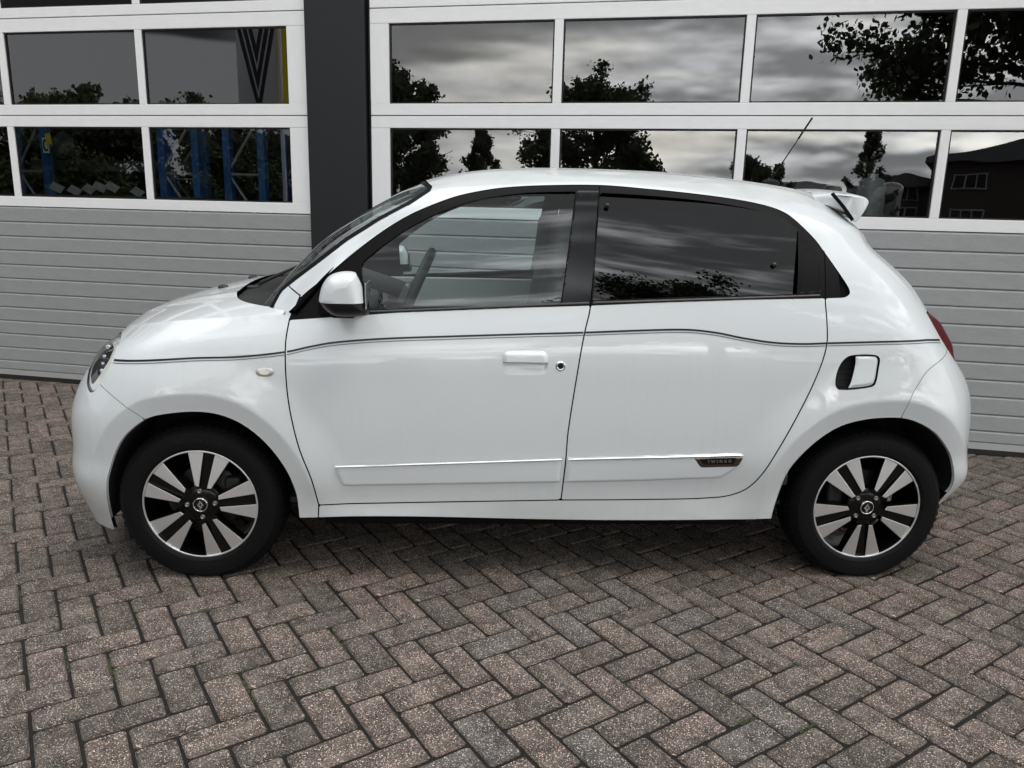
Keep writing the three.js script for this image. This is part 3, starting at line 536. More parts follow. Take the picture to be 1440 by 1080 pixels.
// panes of the doors: a smooth quadric laid through the skin inside each outline
function pane(outline, back) {
  const sd = polySD(outline), xs = outline.map(p => p[0]), ys = outline.map(p => p[1]), x0 = Math.min(...xs), x1 = Math.max(...xs), y0 = Math.min(...ys), y1 = Math.max(...ys), cx = (x0 + x1) / 2, cy = (y0 + y1) / 2;
  const terms = (x, y) => { const a = x - cx, b = y - cy; return [1, a, b, a * a, a * b]; }, bow = (x, y) => -.30 * (y - cy) ** 2, n = 5, A = Array.from({ length: n }, () => new Array(n + 1).fill(0));
  for (let i = 0; i <= 40; i++) for (let j = 0; j <= 24; j++) { const x = lerp(x0, x1, i / 40), y = lerp(y0, y1, j / 24); if (sd(x, y) > 0) continue; const t = terms(x, y), z = sideZ(x, y) - bow(x, y); for (let r = 0; r < n; r++) { for (let c = 0; c < n; c++) A[r][c] += t[r] * t[c]; A[r][n] += t[r] * z; } }
  for (let r = 0; r < n; r++) { let p = r; for (let k = r; k < n; k++) if (Math.abs(A[k][r]) > Math.abs(A[p][r])) p = k; [A[r], A[p]] = [A[p], A[r]]; for (let k = 0; k < n; k++) if (k !== r) { const f = A[k][r] / A[r][r]; for (let c = r; c <= n; c++) A[k][c] -= f * A[r][c]; } }
  const q = A.map((r, i) => r[n] / r[i]); q[4] *= .5; const Z = (x, y) => terms(x, y).reduce((a, v, i) => a + v * q[i], 0) + bow(x, y) - back;
  let lo = 0, hi = 0; for (let i = 0; i <= 40; i++) for (let j = 0; j <= 24; j++) { const x = lerp(x0, x1, i / 40), y = lerp(y0, y1, j / 24); if (sd(x, y) < 0) { const d = Z(x, y) + back - sideZ(x, y); lo = Math.min(lo, d); hi = Math.max(hi, d); } }
  console.log('pane residual', lo.toFixed(4), hi.toFixed(4), q.map(v => v.toFixed(3)).join(' '));
  return Sheet.grid((a, b) => { const x = lerp(x0 - .01, x1 + .01, a), y = lerp(y0 - .01, y1 + .01, b); return [x, y, Z(x, y)]; }, 0, 1, 80, 0, 1, 50).clip(p => sd(p[0], p[1]) - .004);
}
const glass1 = pane(glassF, .008), glass2 = pane(glassR, .009);
for (const s of [1, -1]) {
  const side1 = S => (s > 0 ? S : S.mirror()).geometry();
  const w = part('front_wing', [side1(wing)], paint, car);
  const d1 = part('front_door', side1(s > 0 ? doorF.clip(p => -handleSD(p[0], p[1])) : doorF), paint, car), d2 = part('rear_door', side1(doorR), paint, car);
  const q = part('body_side', side1(s > 0 ? bodySide.clip(p => p[2] > .5 ? -scoopSD(p[0], p[1]) : -1) : bodySide), paint, car);
  part('front_side_window', side1(glass1), clearGlass, d1); part('rear_side_window', side1(glass2), tintGlass, d2);
  const midX = y => { let k = 0; while (k < midR.length - 2 && midR[k + 1][1] > y) k++; const a = midR[k], b = midR[k + 1]; return lerp(a[0], b[0], clamp((y - a[1]) / (b[1] - a[1]), 0, 1)); };
  const frames = midBody.clip(p => max(dlo(p) + .0008, -gFSD(p[0], p[1]), -gRSD(p[0], p[1]))).push(-.002);
  const pillarX = y => .047 + (y - 1.043) / (1.431 - 1.043) * .054;
  const fr = frames.clip(p => p[0] - midX(p[1]) + G * .7), rr = frames.clip(p => max(midX(p[1]) - p[0] + G * .7, p[0] - 1.002 - (p[1] - 1.079) * .1 + G * .6)), qt = frames.clip(p => -(p[0] - 1.002 - (p[1] - 1.079) * .1) + G * .6);
  part('window_frame', side1(fr.clip(p => max(p[0] - pillarX(p[1]) - .004, 0) > 0 && p[1] > 1.036 && p[1] < 1.434 ? 1 : -1)), matBlack, d1);
  part('pillar_trim', side1(fr.clip(p => max(pillarX(p[1]) + .004 - p[0], 1.036 - p[1], p[1] - 1.434))), glossBlack, d1);
  part('window_frame', side1(rr), matBlack, d2);
  part('quarter_trim', side1(qt), matBlack, q);
}
part('roof', upS.clip(p => max(roofF(p) + G * .6, -windSD(p[0], p[1]) + G)).both().geometry(), paint, car);
const upFront = upS.clip(p => p[0] + .3);
const screenBand = .028;
part('windscreen', upFront.clip(p => windSD(p[0], p[1]) + .012).push(-.004).both().geometry(), clearGlass, car);
part('windscreen_seal', upFront.clip(p => max(windSD(p[0], p[1]) + .001, -windSD(p[0], p[1]) - .014)).push(-.002).both().geometry(), matBlack, car);
const rearBoth = rearBody;
part('rear_bumper', rearBoth.clip(p => max(rearBumperSD(p[0], p[1]) + G * .4, archF(p), tailgateF(p) < .0 && p[1] > .62 ? 1 : -1)).both().geometry(), paint, car);
part('tailgate', rearBoth.clip(p => max(tailgateF(p) + G, -rearGlassF(p), -tailLampF(p) + G)).both().geometry(), paint, car);
part('rear_window', rearBoth.clip(p => rearGlassF(p) + .003).push(-.003).both().geometry(), tintGlass, car);
const lampS = rearBoth.clip(p => max(tailLampF(p) + .001, p[2] < .2 ? 1 : -1)).push(p => .019 * smooth(0, .06, -tailLampF(p)));
for (const s of [1, -1]) part('tail_light', (s > 0 ? lampS : lampS.mirror()).geometry(), phys([.085, .0015, .0025], .3, { specularIntensity: .35 }), car);
// dark shell behind the gaps, and the floor pan
const shell = whole.clip(p => max(p[2] > .3 ? max(-gFSD(p[0], p[1]) + .007, -gRSD(p[0], p[1]) + .007) : -1, -windSD(p[0], p[1]) + .004, -rearGlassF(p) + .004, archF(p) - .004, p[2] > .35 ? -(headSD(p[0], p[1])) - .006 : -1)).push(-.012);
const hoodShell = hoodS.clip(p => max(p[0] + 1.2, p[2] > .3 ? -headSD(p[0], p[1]) - .01 : -1)).push(-.012);
part('inner_shell', shell.clip(p => p[2] > .5 ? -scoopSD(p[0], p[1]) - .01 : -1).join(hoodShell).both().geometry(), shellMat, car);
part('floor_pan', [rbox(1.62, .06, 1.44, .02, 0, .215, 0), rbox(2.9, .05, 1.0, .02, 0, .22, 0)], shellMat, car);
// ---------------------------------------------------------------- car: trim, lights, wheels, cabin
const find = (n, k = 0) => car.children.filter(c => c.name.replace(/_\d{3}$/, '') === n)[k];
const nearDoor = find('front_door'), nearRearDoor = find('rear_door'), nearSide = find('body_side'), nearWing = find('front_wing'), bonnetPart = find('bonnet');
// pin stripes: a broad black line and a thin grey one under it, broken at the panel gaps
const stripePts = refine([[-1.536, .8035], [-1.242, .831], [-1.074, .839], [-.908, .859], [-.830, .877], [-.745, .893], [-.574, .909], [-.317, .922], [-.057, .934], [.129, .942], [.338, .953], [.497, .958], [.604, .949], [.693, .933], [.810, .918], [.918, .915], [1.011, .919], [1.382, .930], [1.478, .922]], 8, false);
function ribbon(x0, x1, off, w) {
  const yAt = x => { let k = 0; while (k < stripePts.length - 2 && stripePts[k + 1][0] < x) k++; const [a, b] = [stripePts[k], stripePts[k + 1]]; return lerp(a[1], b[1], (x - a[0]) / (b[0] - a[0])); }, N = Math.ceil((x1 - x0) / .02), P = Array.from({ length: N + 1 }, (_, i) => { const x = lerp(x0, x1, i / N); return [x, yAt(x)]; }), v = [], t = [];
  P.forEach((p, i) => { for (const k of [-1, 1]) { const y = p[1] + off + k * w / 2, n = sideN(p[0], y); v.push([p[0] + n.x * .0012, y + n.y * .0012, sideZ(p[0], y) + n.z * .0012, n.x, n.y, n.z]); } if (i) { const a = 2 * i - 2; t.push([a, a + 2, a + 3], [a, a + 3, a + 1]); } });
  return new Sheet(v, t);
}
for (const [host, far, a, b] of [[nearWing, find('front_wing', 1), -1.535, -.9105], [nearDoor, find('front_door', 1), -.9055, .1265], [nearRearDoor, find('rear_door', 1), .1320, 1.0025], [nearSide, find('body_side', 1), 1.0075, 1.478]])
  for (const [h, S] of [[host, s => s], [far, s => s.mirror()]]) { part('pin_stripe', S(ribbon(a, b, .002, .0066)).geometry(), stripeBlack, h); part('pin_stripe', S(ribbon(a, b, -.0072, .0027)).geometry(), stripeGrey, h); }
// rub strips with a bright top edge
const swell = (h, w) => d => -.001 + (h + .001) * Math.pow(clamp(d / w, 0, 1), .6);
const stripF = refine([[-.750, .450], [-.742, .4545, 1], [.063, .4895, 1], [.0625, .391, 1], [-.700, .3715, 1], [-.722, .374], [-.733, .385]], 4), stripR = refine([[.0865, .4905, 1], [.716, .514, 1], [.730, .508], [.719, .470], [.688, .436], [.652, .412, 1], [.357, .399, 1], [.0775, .391, 1]], 4);
for (const s of [0, 1]) {
  const M = S => (s ? S.mirror() : S).geometry(), d1 = find('front_door', s), d2 = find('rear_door', s);
  const a = part('rub_strip', M(onSkin(stripF, swell(.009, .010), .0036, { stepX: .008 })), paintClean, d1), b = part('rub_strip', M(onSkin(stripR, swell(.009, .010), .0036, { stepX: .008 })), paintClean, d2);
  const bright = (x0, y0, x1, y1, w, round) => { const N = 60, v = [], t = [], K = 7; for (let i = 0; i <= N; i++) { const x = lerp(x0, x1, i / N), y = lerp(y0, y1, i / N), n = sideN(x, y), e = Math.min(i, round ? N - i : N) / 1.5, f = Math.min(1, Math.sqrt(Math.max(0, e))); for (let k = 0; k < K; k++) { const q = k / (K - 1) * 2 - 1, h = .0055 + .0085 * Math.sqrt(Math.max(0, 1 - q * q)) * (.3 + .7 * f), yy = y + q * w / 2 * (.25 + .75 * f); v.push([x + n.x * h, yy + n.y * h, sideZ(x, y) + n.z * h, 0, 0, 1]); } if (i) for (let k = 0; k + 1 < K; k++) { const p = (i - 1) * K + k; t.push([p, p + K, p + K + 1], [p, p + K + 1, p + 1]); } } return new Sheet(v, t).renormal(); };
  part('chrome_line', M(bright(-.7505, .4500, .0625, .4845, .0118, false)), chrome, d1); part('chrome_line', M(bright(.0865, .4850, .731, .5075, .0125, true)), chrome, d2);
  const bad = [[.540, .4945], [.552, .489], [.569, .466], [.574, .461], [.582, .459], [.70, .4625], [.709, .4645], [.716, .470], [.7285, .4990]];
  part('badge', M(onSkin(bad, d => .0085 + .002 * clamp(d / .003, 0, 1), .0028, { stepX: .004 })), darkChrome, d2);
  part('badge', M(onSkin([[.5665, .4925], [.584, .4715], [.694, .4735], [.704, .4985]], d => .0112, .003)), glossBlack, d2);
}
const fontBold = await new FontLoader().loadAsync('fonts/droid/droid_sans_bold.typeface.json');
{
  const g = new TextGeometry('T W I N G O', { font: fontBold, size: .0105, depth: .0006, curveSegments: 3 }); g.computeBoundingBox(); const w = g.boundingBox.max.x; g.scale(.088 / w, 1, 1);
  const n = sideN(.65, .48); g.rotateZ(.03).translate(.597, .4775, sideZ(.645, .482) + .0118); part('badge_lettering', g, std([.30, .29, .28], .3, { metalness: .8 }), nearRearDoor);
}
// door handle: a domed flap above, a shallow bowl below
const hOut = refine(handleOut, 5), hMid = x => .8375 + .003 * x;
part('door_handle', onSkin(hOut, (d, x, y) => { const q = hMid(x); return y > q ? -.001 + .0075 * Math.pow(clamp(d / .016, 0, 1), .55) * smooth(q + .040, q + .024, y) + .005 * clamp(d / .012, 0, 1) : -.0065 * Math.cos(clamp((q - y) / .046, 0, 1) * Math.PI * .5) * smooth(0, .012, d); }, .0016, { stepX: .004 }).geometry(), paintClean, nearDoor);
{
  const n = sideN(.048, .826), z = sideZ(.048, .826), ringP = [[.0085, .001], [.0115, .003], [.0145, .0035], [.0175, .002], [.0185, -.001]].map(p => new THREE.Vector2(...p));
  const lock = part('door_lock', new THREE.LatheGeometry(ringP, 28).rotateX(Math.PI / 2).translate(.048, .826, z), chrome, nearDoor);
  part('lock_barrel', new THREE.CylinderGeometry(.0088, .0088, .004, 20).rotateX(Math.PI / 2).translate(.048, .826, z + .001), std(.02, .3, { metalness: .6 }), nearDoor);
}
// side repeater
const ind = refine([[-1.014, .790], [-1.008, .800], [-.99, .8055], [-.972, .8055], [-.956, .801], [-.950, .791], [-.956, .780], [-.972, .7745], [-.99, .7745], [-1.008, .779]], 3);
part('side_repeater', onSkin(ind, swell(.007, .010), .002).geometry(), phys([.42, .41, .40], .15, { clearcoat: 1 }), nearWing);
part('repeater_lamp', onSkin(ind.map(([x, y]) => [-.982 + (x + .982) * .55, .790 + (y - .790) * .5]), d => .0078, .002).geometry(), std([.75, .70, .64], .2), nearWing);
// air intake behind the rear door: dark opening, louvres, white cover
const coverOut = refine([[1.1145, .876, 1], [1.185, .8755], [1.1965, .866], [1.195, .836], [1.184, .783], [1.164, .772], [1.092, .763, 1], [1.102, .785], [1.113, .830], [1.116, .858]], 4);
const intake = part('air_intake', onSkin(scoopOut, (d) => -.002 - .035 * smooth(.002, .012, d), .0022).geometry(), std(.006, .6), nearSide);
part('intake_rim', onSkin(scoopOut, d => .0005 - .012 * smooth(.002, .009, d), .0016).clip(p => polySD(coverOut)(p[0], p[1]) < .001 ? 1 : scoopSD(p[0], p[1]) < -.009 ? 1 : -1).geometry(), matBlack, nearSide);
part('intake_cover', onSkin(coverOut, (d, x) => -.004 + .0045 * smooth(0, .010, d), .002).geometry(), paintClean, nearSide);
for (let k = 0; k < 4; k++) part('louvre', rbox(.055, .004, .012, .001, 1.083 + .006 * k, .786 + .022 * k, sideZ(1.085, .82) - .034), std(.005, .7), nearSide);
// rear quarter: hidden door handle pocket in the rear door's black triangle
part('handle_pocket', onSkin([[.9345, 1.248], [.972, 1.243], [.986, 1.22], [.988, 1.1], [.912, 1.095]], d => -.001 - .008 * smooth(0, .006, d), .0025).geometry(), glossBlack, nearRearDoor);
part('window_divider', onSkin([[.926, 1.312], [.935, 1.303], [.905, 1.085], [.896, 1.087]], d => .002, .0025).geometry(), matBlack, nearRearDoor);
for (const [x, y] of [[.215, 1.383], [.823, 1.188]]) part('window_clip', new THREE.SphereGeometry(.0095, 16, 8, 0, 6.3, 0, 1.5).rotateX(Math.PI / 2).translate(x, y, sideZ(x, y) - .004), std(.015, .3), nearRearDoor);
// weather strips under the windows
{
  const seal = (x0, y0, x1, y1) => onSkin([[x0, y0], [x1, y1], [x1, y1 + .012], [x0, y0 + .012]], d => .0045 * smooth(0, .004, d) - .001, .003, { stepX: .012 });
  part('weather_strip', seal(-.66, .9905, .148, 1.0375).geometry(), std(.012, .35), nearDoor);
  part('weather_strip', seal(.158, 1.0385, .985, 1.079).geometry(), std(.012, .35), nearRearDoor);
}
// cowl, wipers, washer jets
part('cowl_panel', hoodS.clip(p => Math.max(cowlX(p[2]) + .002 - p[0], p[2] - .66)).push(-.016).both().geometry(), std(.012, .5), car);
for (const [z0, L] of [[.30, .55], [-.28, .52]]) {
  const w = part('wiper', [bar([-1.15, 1.032, z0 - .02], [-1.04, 1.092, z0 - .30], .006), rbox(.05, .02, .04, .007, -1.152, 1.026, z0 - .02)], std(.01, .45), car);
  part('wiper_blade', [bar([-1.085, 1.062, z0 + L * .25], [-1.045, 1.092, z0 - L * .72], .007)], std(.008, .6), w);
}
for (const z of [.22, -.22]) part('washer_jet', new THREE.SphereGeometry(.019, 14, 8).scale(1.2, .6, .9).translate(-1.292, hoodLine(-1.292) - .004, z), std(.012, .5), bonnetPart);
// wing mirror: a domed housing swelling out of its outline, painted cap above, black base below
{
  const full = refine([[-.766, 1.050], [-.764, 1.074], [-.753, 1.108], [-.730, 1.136], [-.697, 1.148], [-.659, 1.1495], [-.638, 1.139], [-.622, 1.10], [-.610, 1.055], [-.6055, 1.018], [-.618, 1.007], [-.712, 1.004], [-.745, 1.022]], 5), sd = polySD(full);
  const lens = (out, k) => Sheet.grid((a, b) => { const x = -.775 + .18 * a, y = .995 + .165 * b, d = Math.max(0, -sd(x, y)), q = clamp(d / .050, 0, 1); return [x, y, k > 0 ? .905 + .062 * Math.sqrt(1 - (1 - q) ** 2) : .905 - .075 * Math.sqrt(1 - (1 - q) ** 2)]; }, 0, 1, 110, 0, 1, 100).clip(p => sd(p[0], p[1]) + .0002);
  const rightEdge = y => -.6215 - (y - 1.054) * .10 - Math.max(0, y - 1.09) ** 2 * 5.5;
  const capF = p => Math.max(1.0525 - p[1], p[0] - rightEdge(p[1]));
  for (const s of [1, -1]) {
    const m = new THREE.Group(); m.name = 'door_mirror'; car.add(m);
    const M = S => (s > 0 ? S : S.mirror()).geometry(), near = lens(full, 1).renormal(), far = lens(full, -1).renormal(); far.t = far.t.map(q => [q[0], q[2], q[1]]); far.v = far.v.map(p => [p[0], p[1], p[2], -p[3], -p[4], -p[5]]); const back = far.renormal();
    const proud = S => new Sheet(S.v.map(p => [p[0] + p[3] * .0022, p[1] + p[4] * .0022, p[2] + p[5] * .0022, p[3], p[4], p[5]]), S.t);
    part('mirror_cap', M(proud(near.clip(capF).join(back.clip(capF)))), paintClean, m);
    part('mirror_housing', M(near.join(back)), phys([.008, .008, .0085], .42, { specularIntensity: .6 }), m);
    part('mirror_glass', rbox(.004, .085, .11, .0018, -.612, 1.075, s * .895).rotateZ(0), std([.85, .86, .88], .03, { metalness: 1 }), m);
    part('mirror_arm', [rbox(.085, .05, .12, .012, -.70, 1.016, s * .815), rbox(.16, .05, .02, .008, -.72, 1.012, s * .762)], matBlack, m);
  }
}
// head light: dark bowl, reflectors, bright ring, clear lens
{
  const skin = hoodS.clip(p => p[0] + 1.45).join(tubFront.clip(p => p[0] + 1.45)).clip(p => p[2] < .28 ? 1 : -1);
  for (const s of [1, -1]) {
    const M = S => (s > 0 ? S : S.mirror()).geometry(), h = new THREE.Group(); h.name = 'head_light'; car.add(h);
    part('lamp_bowl', M(skin.clip(p => headSD(p[0], p[1]) - .002).push(p => -.004 - .045 * smooth(0, .03, -headSD(p[0], p[1])))), std([.22, .225, .235], .2, { metalness: .8 }), h);
    part('light_ring', M(skin.clip(p => Math.max(headSD(p[0], p[1]) + .0045, -headSD(p[0], p[1]) - .0235)).push(p => -.009 + .008 * smooth(.004, .012, -headSD(p[0], p[1])))), phys([.80, .80, .74], .25, { clearcoat: 1 }), h);
    part('lens', M(skin.clip(p => headSD(p[0], p[1]) + .0015).push(p => .001 + .010 * smooth(0, .035, -headSD(p[0], p[1])))), phys([.93, .94, .95], 0, { transmission: 1, thickness: 0, ior: 1.5 }), h);
    for (const [x, y, z, r] of [[-1.622, .818, .555, .018], [-1.632, .786, .57, .013], [-1.638, .760, .575, .012], [-1.636, .734, .59, .016]]) part('reflector', new THREE.SphereGeometry(r, 18, 12).translate(x, y, s * z), std([.32, .33, .35], .22, { metalness: 1 }), h);
  }
}
// roof spoiler, aerial
{
  const pts = refine([[1.03, 1.435, 1], [1.10, 1.4455], [1.156, 1.4425], [1.224, 1.4335], [1.240, 1.418], [1.213, 1.363], [1.200, 1.349, 1], [1.186, 1.357], [1.150, 1.392], [1.03, 1.415, 1]], 3), s = new THREE.Shape(pts.map(p => new THREE.Vector2(...p)));
  const g = new THREE.ExtrudeGeometry(s, { depth: 1.0, bevelEnabled: true, bevelSize: .004, bevelThickness: .012, bevelSegments: 3, steps: 12 }).translate(0, 0, -.5), p = g.attributes.position;
  for (let i = 0; i < p.count; i++) { const z = Math.abs(p.getZ(i)), k = z / .51, w = lerp(.80, 1, smooth(1.06, 1.17, p.getX(i))); p.setZ(i, p.getZ(i) * w); p.setX(i, p.getX(i) + .075 * (1 - k * k)); p.setY(i, p.getY(i) + .030 * (1 - k * k)); }
  part('roof_spoiler', toCreasedNormals(g, .6), paintClean, car);
  part('spoiler_seal', tube([[1.10, 1.450, .50], [1.150, 1.395, .512], [1.185, 1.352, .515]], .007, 20, 8), matBlack, car);
  part('aerial', [bar([1.046, 1.515, 0], [1.20, 1.775, 0], .0026), bar([1.15, 1.691, 0], [1.203, 1.781, 0], .0042), new THREE.SphereGeometry(.028, 16, 10).scale(1.5, .6, .8).translate(1.045, 1.503, 0)], phys([.005, .005, .005], .6, { specularIntensity: .4 }), car);
}
// wheels
function tyreGeo() {
  const half = [[.200, -.012], [.2045, -.003], [.212, .0045], [.217, .0072], [.219, .0086], [.2215, .0086], [.2225, .0078], [.232, .0098], [.250, .0100], [.262, .0062], [.264, .0070], [.267, .0062], [.268, .0046], [.277, -.004], [.2865, -.017], [.2925, -.032], [.2945, -.040], [.2945, -.052], [.2885, -.0525], [.2885, -.0585], [.2955, -.059], [.2965, -.082], [.2885, -.0825], [.2885, -.0875]];
  const back = half.slice().reverse().map(([r, w]) => [r, -.175 - w]);
  const g = new THREE.LatheGeometry([...half, ...back].map(([r, w]) => new THREE.Vector2(r, w)), 120).rotateX(Math.PI / 2);
  const p = g.attributes.position;
  for (let i = 0; i < p.count; i++) { const r = Math.hypot(p.getX(i), p.getY(i)), k = 1 + .016 * smooth(.22, .29, r); p.setX(i, p.getX(i) * k); p.setY(i, p.getY(i) * k); }
  for (let i = 0; i < p.count; i++) { const y = p.getY(i), z = p.getZ(i); if (y < -.22) { const k = smooth(-.22, -.2855, y); p.setZ(i, z + (z > -.087 ? .006 : -.006) * k); if (y < -.2848) p.setY(i, -.2848); } }
  g.computeVertexNormals(); return g;
}
const tyreG = tyreGeo(), lug = rbox(.018, .010, .030, .002);
const blade = (k, grow, a0 = .069, a1 = .2015) => { const pts = [[a0 - grow, .0145 - grow], [a0 + .002 - grow, .029 + grow * .5]]; const N = 8; for (let i = 0; i <= N; i++) { const b = .0745 - (.0745 - .0205) * i / N + (i === 0 ? grow : i === N ? -grow : 0); pts.push([Math.sqrt(Math.max(0, (a1) ** 2 - b * b)), b]); } return new THREE.Shape(pts.map(([a, b]) => new THREE.Vector2(a, k * b))); };
function twin() { // black casting of one pair of blades
  const N = 10, pts = [[.055, -.024], [.069, -.031]]; for (let i = 0; i <= N; i++) { const b = -.076 + .152 * i / N; pts.push([Math.sqrt(.2012 ** 2 - b * b), b]); } pts.push([.069, .031], [.055, .024]);
  return new THREE.ExtrudeGeometry(new THREE.Shape(pts.map(p => new THREE.Vector2(...p))), { depth: .030, bevelEnabled: false }).translate(0, 0, -.042);
}
const lathe = (pts, n = 64) => new THREE.LatheGeometry(pts.map(p => new THREE.Vector2(...p)), n).rotateX(Math.PI / 2);
const cone = g => { const p = g.attributes.position; for (let i = 0; i < p.count; i++) p.setZ(i, p.getZ(i) + .006 - .075 * (Math.hypot(p.getX(i), p.getY(i)) - .07)); g.computeVertexNormals(); return g; };
const twinG = twin(), bladeG = [-1, 1].map(k => mergeGeometries([new THREE.ExtrudeGeometry(blade(k, -.0012), { depth: .0012, bevelEnabled: true, bevelSize: .0012, bevelThickness: .0012, bevelSegments: 2 }).translate(0, 0, -.0035)].map(cone))), bladeB = [-1, 1].map(k => new THREE.ExtrudeGeometry(blade(k, -.0004), { depth: .012, bevelEnabled: false }).translate(0, 0, -.0155)).map(cone);
const lipG = lathe([[.2005, -.006], [.2005, -.0015], [.2015, 0], [.2062, 0], [.2078, -.002], [.2085, -.010]], 120), barrelG = lathe([[.2005, -.004], [.197, -.012], [.190, -.028], [.184, -.06], [.186, -.16], [.205, -.17]], 80);
const capG2 = lathe([[.0001, .002], [.019, .0018], [.0215, -.001], [.0225, -.001]], 40), capRing = lathe([[.0222, -.002], [.0226, .0018], [.0245, .0030], [.0268, .0016], [.0275, -.006]], 48);
const logoShape = (() => { // upright lozenge ring of folded bands
  const o = [[0, .0165], [.0108, 0], [0, -.0165], [-.0108, 0]], s = new THREE.Shape(o.map(p => new THREE.Vector2(...p))); s.holes.push(new THREE.Path(o.map(([x, y]) => new THREE.Vector2(x * .40 + .0008, y * .42)).reverse())); return new THREE.ExtrudeGeometry(s, { depth: .0018, bevelEnabled: true, bevelSize: .0008, bevelThickness: .0012, bevelSegments: 1 }); })();
const letters = 'MICHELIN'.split('').map((ch, i) => { const g = new TextGeometry(ch, { font: fontBold, size: .017, depth: .0012, curveSegments: 3 }); g.computeBoundingBox(); g.translate(-(g.boundingBox.max.x + g.boundingBox.min.x) / 2, .240, .0095); return g.rotateZ(-(i - 3.5) * .085 - .05); });
function makeWheel(x, s, slot, bolts) {
  const w = new THREE.Group(); w.name = numbered('wheel'); w.position.set(x, .2848, s * .775); if (s < 0) w.rotation.y = Math.PI; car.add(w);
  const t = part('tyre', tyreG, tyreMat, w); part('tyre_lettering', letters, phys([.010, .010, .011], .7, { specularIntensity: .4 }), w);
  { const L = []; for (let k = 0; k < 66; k++) { const a = k / 66 * 2 * Math.PI, R = .2935; if (Math.sin(a) < -.93) continue; L.push(lug.clone().rotateX(.35).rotateZ(a - Math.PI / 2 + .08).translate(R * Math.cos(a), R * Math.sin(a), -.030)); } part('tread_block', L, tyreMat, w).userData.kind = 'stuff'; }
  part('rim_lip', lipG, machined, w); part('rim_barrel', barrelG, rimBlack, w);
  const rot = new THREE.Group();
  for (let k = 0; k < 5; k++) { const a = (slot + 72 * k) * Math.PI / 180; part('spoke', twinG, rimBlack, w).rotation.z = a; for (const q of [0, 1]) { part('spoke_flank', bladeB[q], rimBlack, w).rotation.z = a; part('spoke_face', bladeG[q], machined, w).rotation.z = a; } }
  part('hub', lathe([[.0001, -.010], [.030, -.009], [.052, -.012], [.068, -.018], [.074, -.030], [.074, -.05]], 48), rimBlack, w);
  part('hub_cap', capG2, glossBlack, w); part('hub_ring', capRing, chrome, w); part('hub_emblem', logoShape.clone().translate(0, 0, .0015), std([.62, .62, .62], .18, { metalness: 1 }), w);
  for (let k = 0; k < 4; k++) { const a = (bolts + 90 * k) * Math.PI / 180, g = lathe([[.0001, -.009], [.0045, -.009], [.0050, -.004], [.0078, -.0045], [.0088, -.009], [.0092, -.016]], 16).translate(.050 * Math.cos(a), .050 * Math.sin(a), .0); part('wheel_bolt', g, std([.30, .30, .30], .35, { metalness: .8 }), w); }
  part('brake_disc', lathe([[.0001, -.075], [.07, -.072], [.075, -.085], [.124, -.085], [.124, -.10]], 48), std([.05, .048, .045], .5, { metalness: .6 }), w);
  part('caliper', rbox(.06, .13, .07, .012, x < 0 ? .10 : -.10, .02, -.09), std([.02, .02, .02], .6), w);
}
makeWheel(-1.246, 1, 6, 3); makeWheel(1.246, 1, -18, 45); makeWheel(-1.246, -1, 30, 10); makeWheel(1.246, -1, 50, 20);
// wheel houses: a turned-in lip, a dark liner and its inner wall
for (const [A, sd] of [[refine(archFront, 4), 0], [refine(archRear, 4), 1]]) {
  const out = A.filter(p => p[1] > (p[0] > 1.5 ? .33 : .2)), cx = out.reduce((a, p) => a + p[0], 0) / out.length;
  const strip = (za, zb, shrinkA, shrinkB) => { const v = [], t = []; out.forEach((p, i) => { const dx = cx - p[0], dy = .25 - p[1], l = Math.hypot(dx, dy), n = [dx / l, dy / l], z = sideZ(clamp(p[0] - n[0] * .008, -1.7, 1.7), p[1] - n[1] * .008); const zz = z > .4 ? z : .76; v.push([p[0] + n[0] * shrinkA, p[1] + n[1] * shrinkA, za === null ? zz - (shrinkA ? .015 : .0005) : za, n[0], n[1], 0], [p[0] + n[0] * shrinkB, p[1] + n[1] * shrinkB, zb > 0 ? zb : zz + zb, n[0], n[1], 0]); if (i) { const a = 2 * i - 2; t.push([a, a + 1, a + 3], [a, a + 3, a + 2]); } }); return new Sheet(v, t).renormal(); };
  const wall = new THREE.ShapeGeometry(new THREE.Shape(out.map(p => new THREE.Vector2(...p))));
  for (const s of [1, -1]) {
    const M = S => (s > 0 ? S : S.mirror()).geometry();
    part('arch_lip', M(strip(null, -.016, 0, .003)), paintClean, car);
    part('wheel_arch_liner', [M(strip(null, .46, .003, .003)), wall.clone().translate(0, 0, s * .46)], std(.006, .9), car);
  }
}
// mud flap ahead of the front wheel, sill underside
part('mud_flap', rbox(.02, .07, .16, .004, -1.532, .165, .66), std(.01, .7), car);
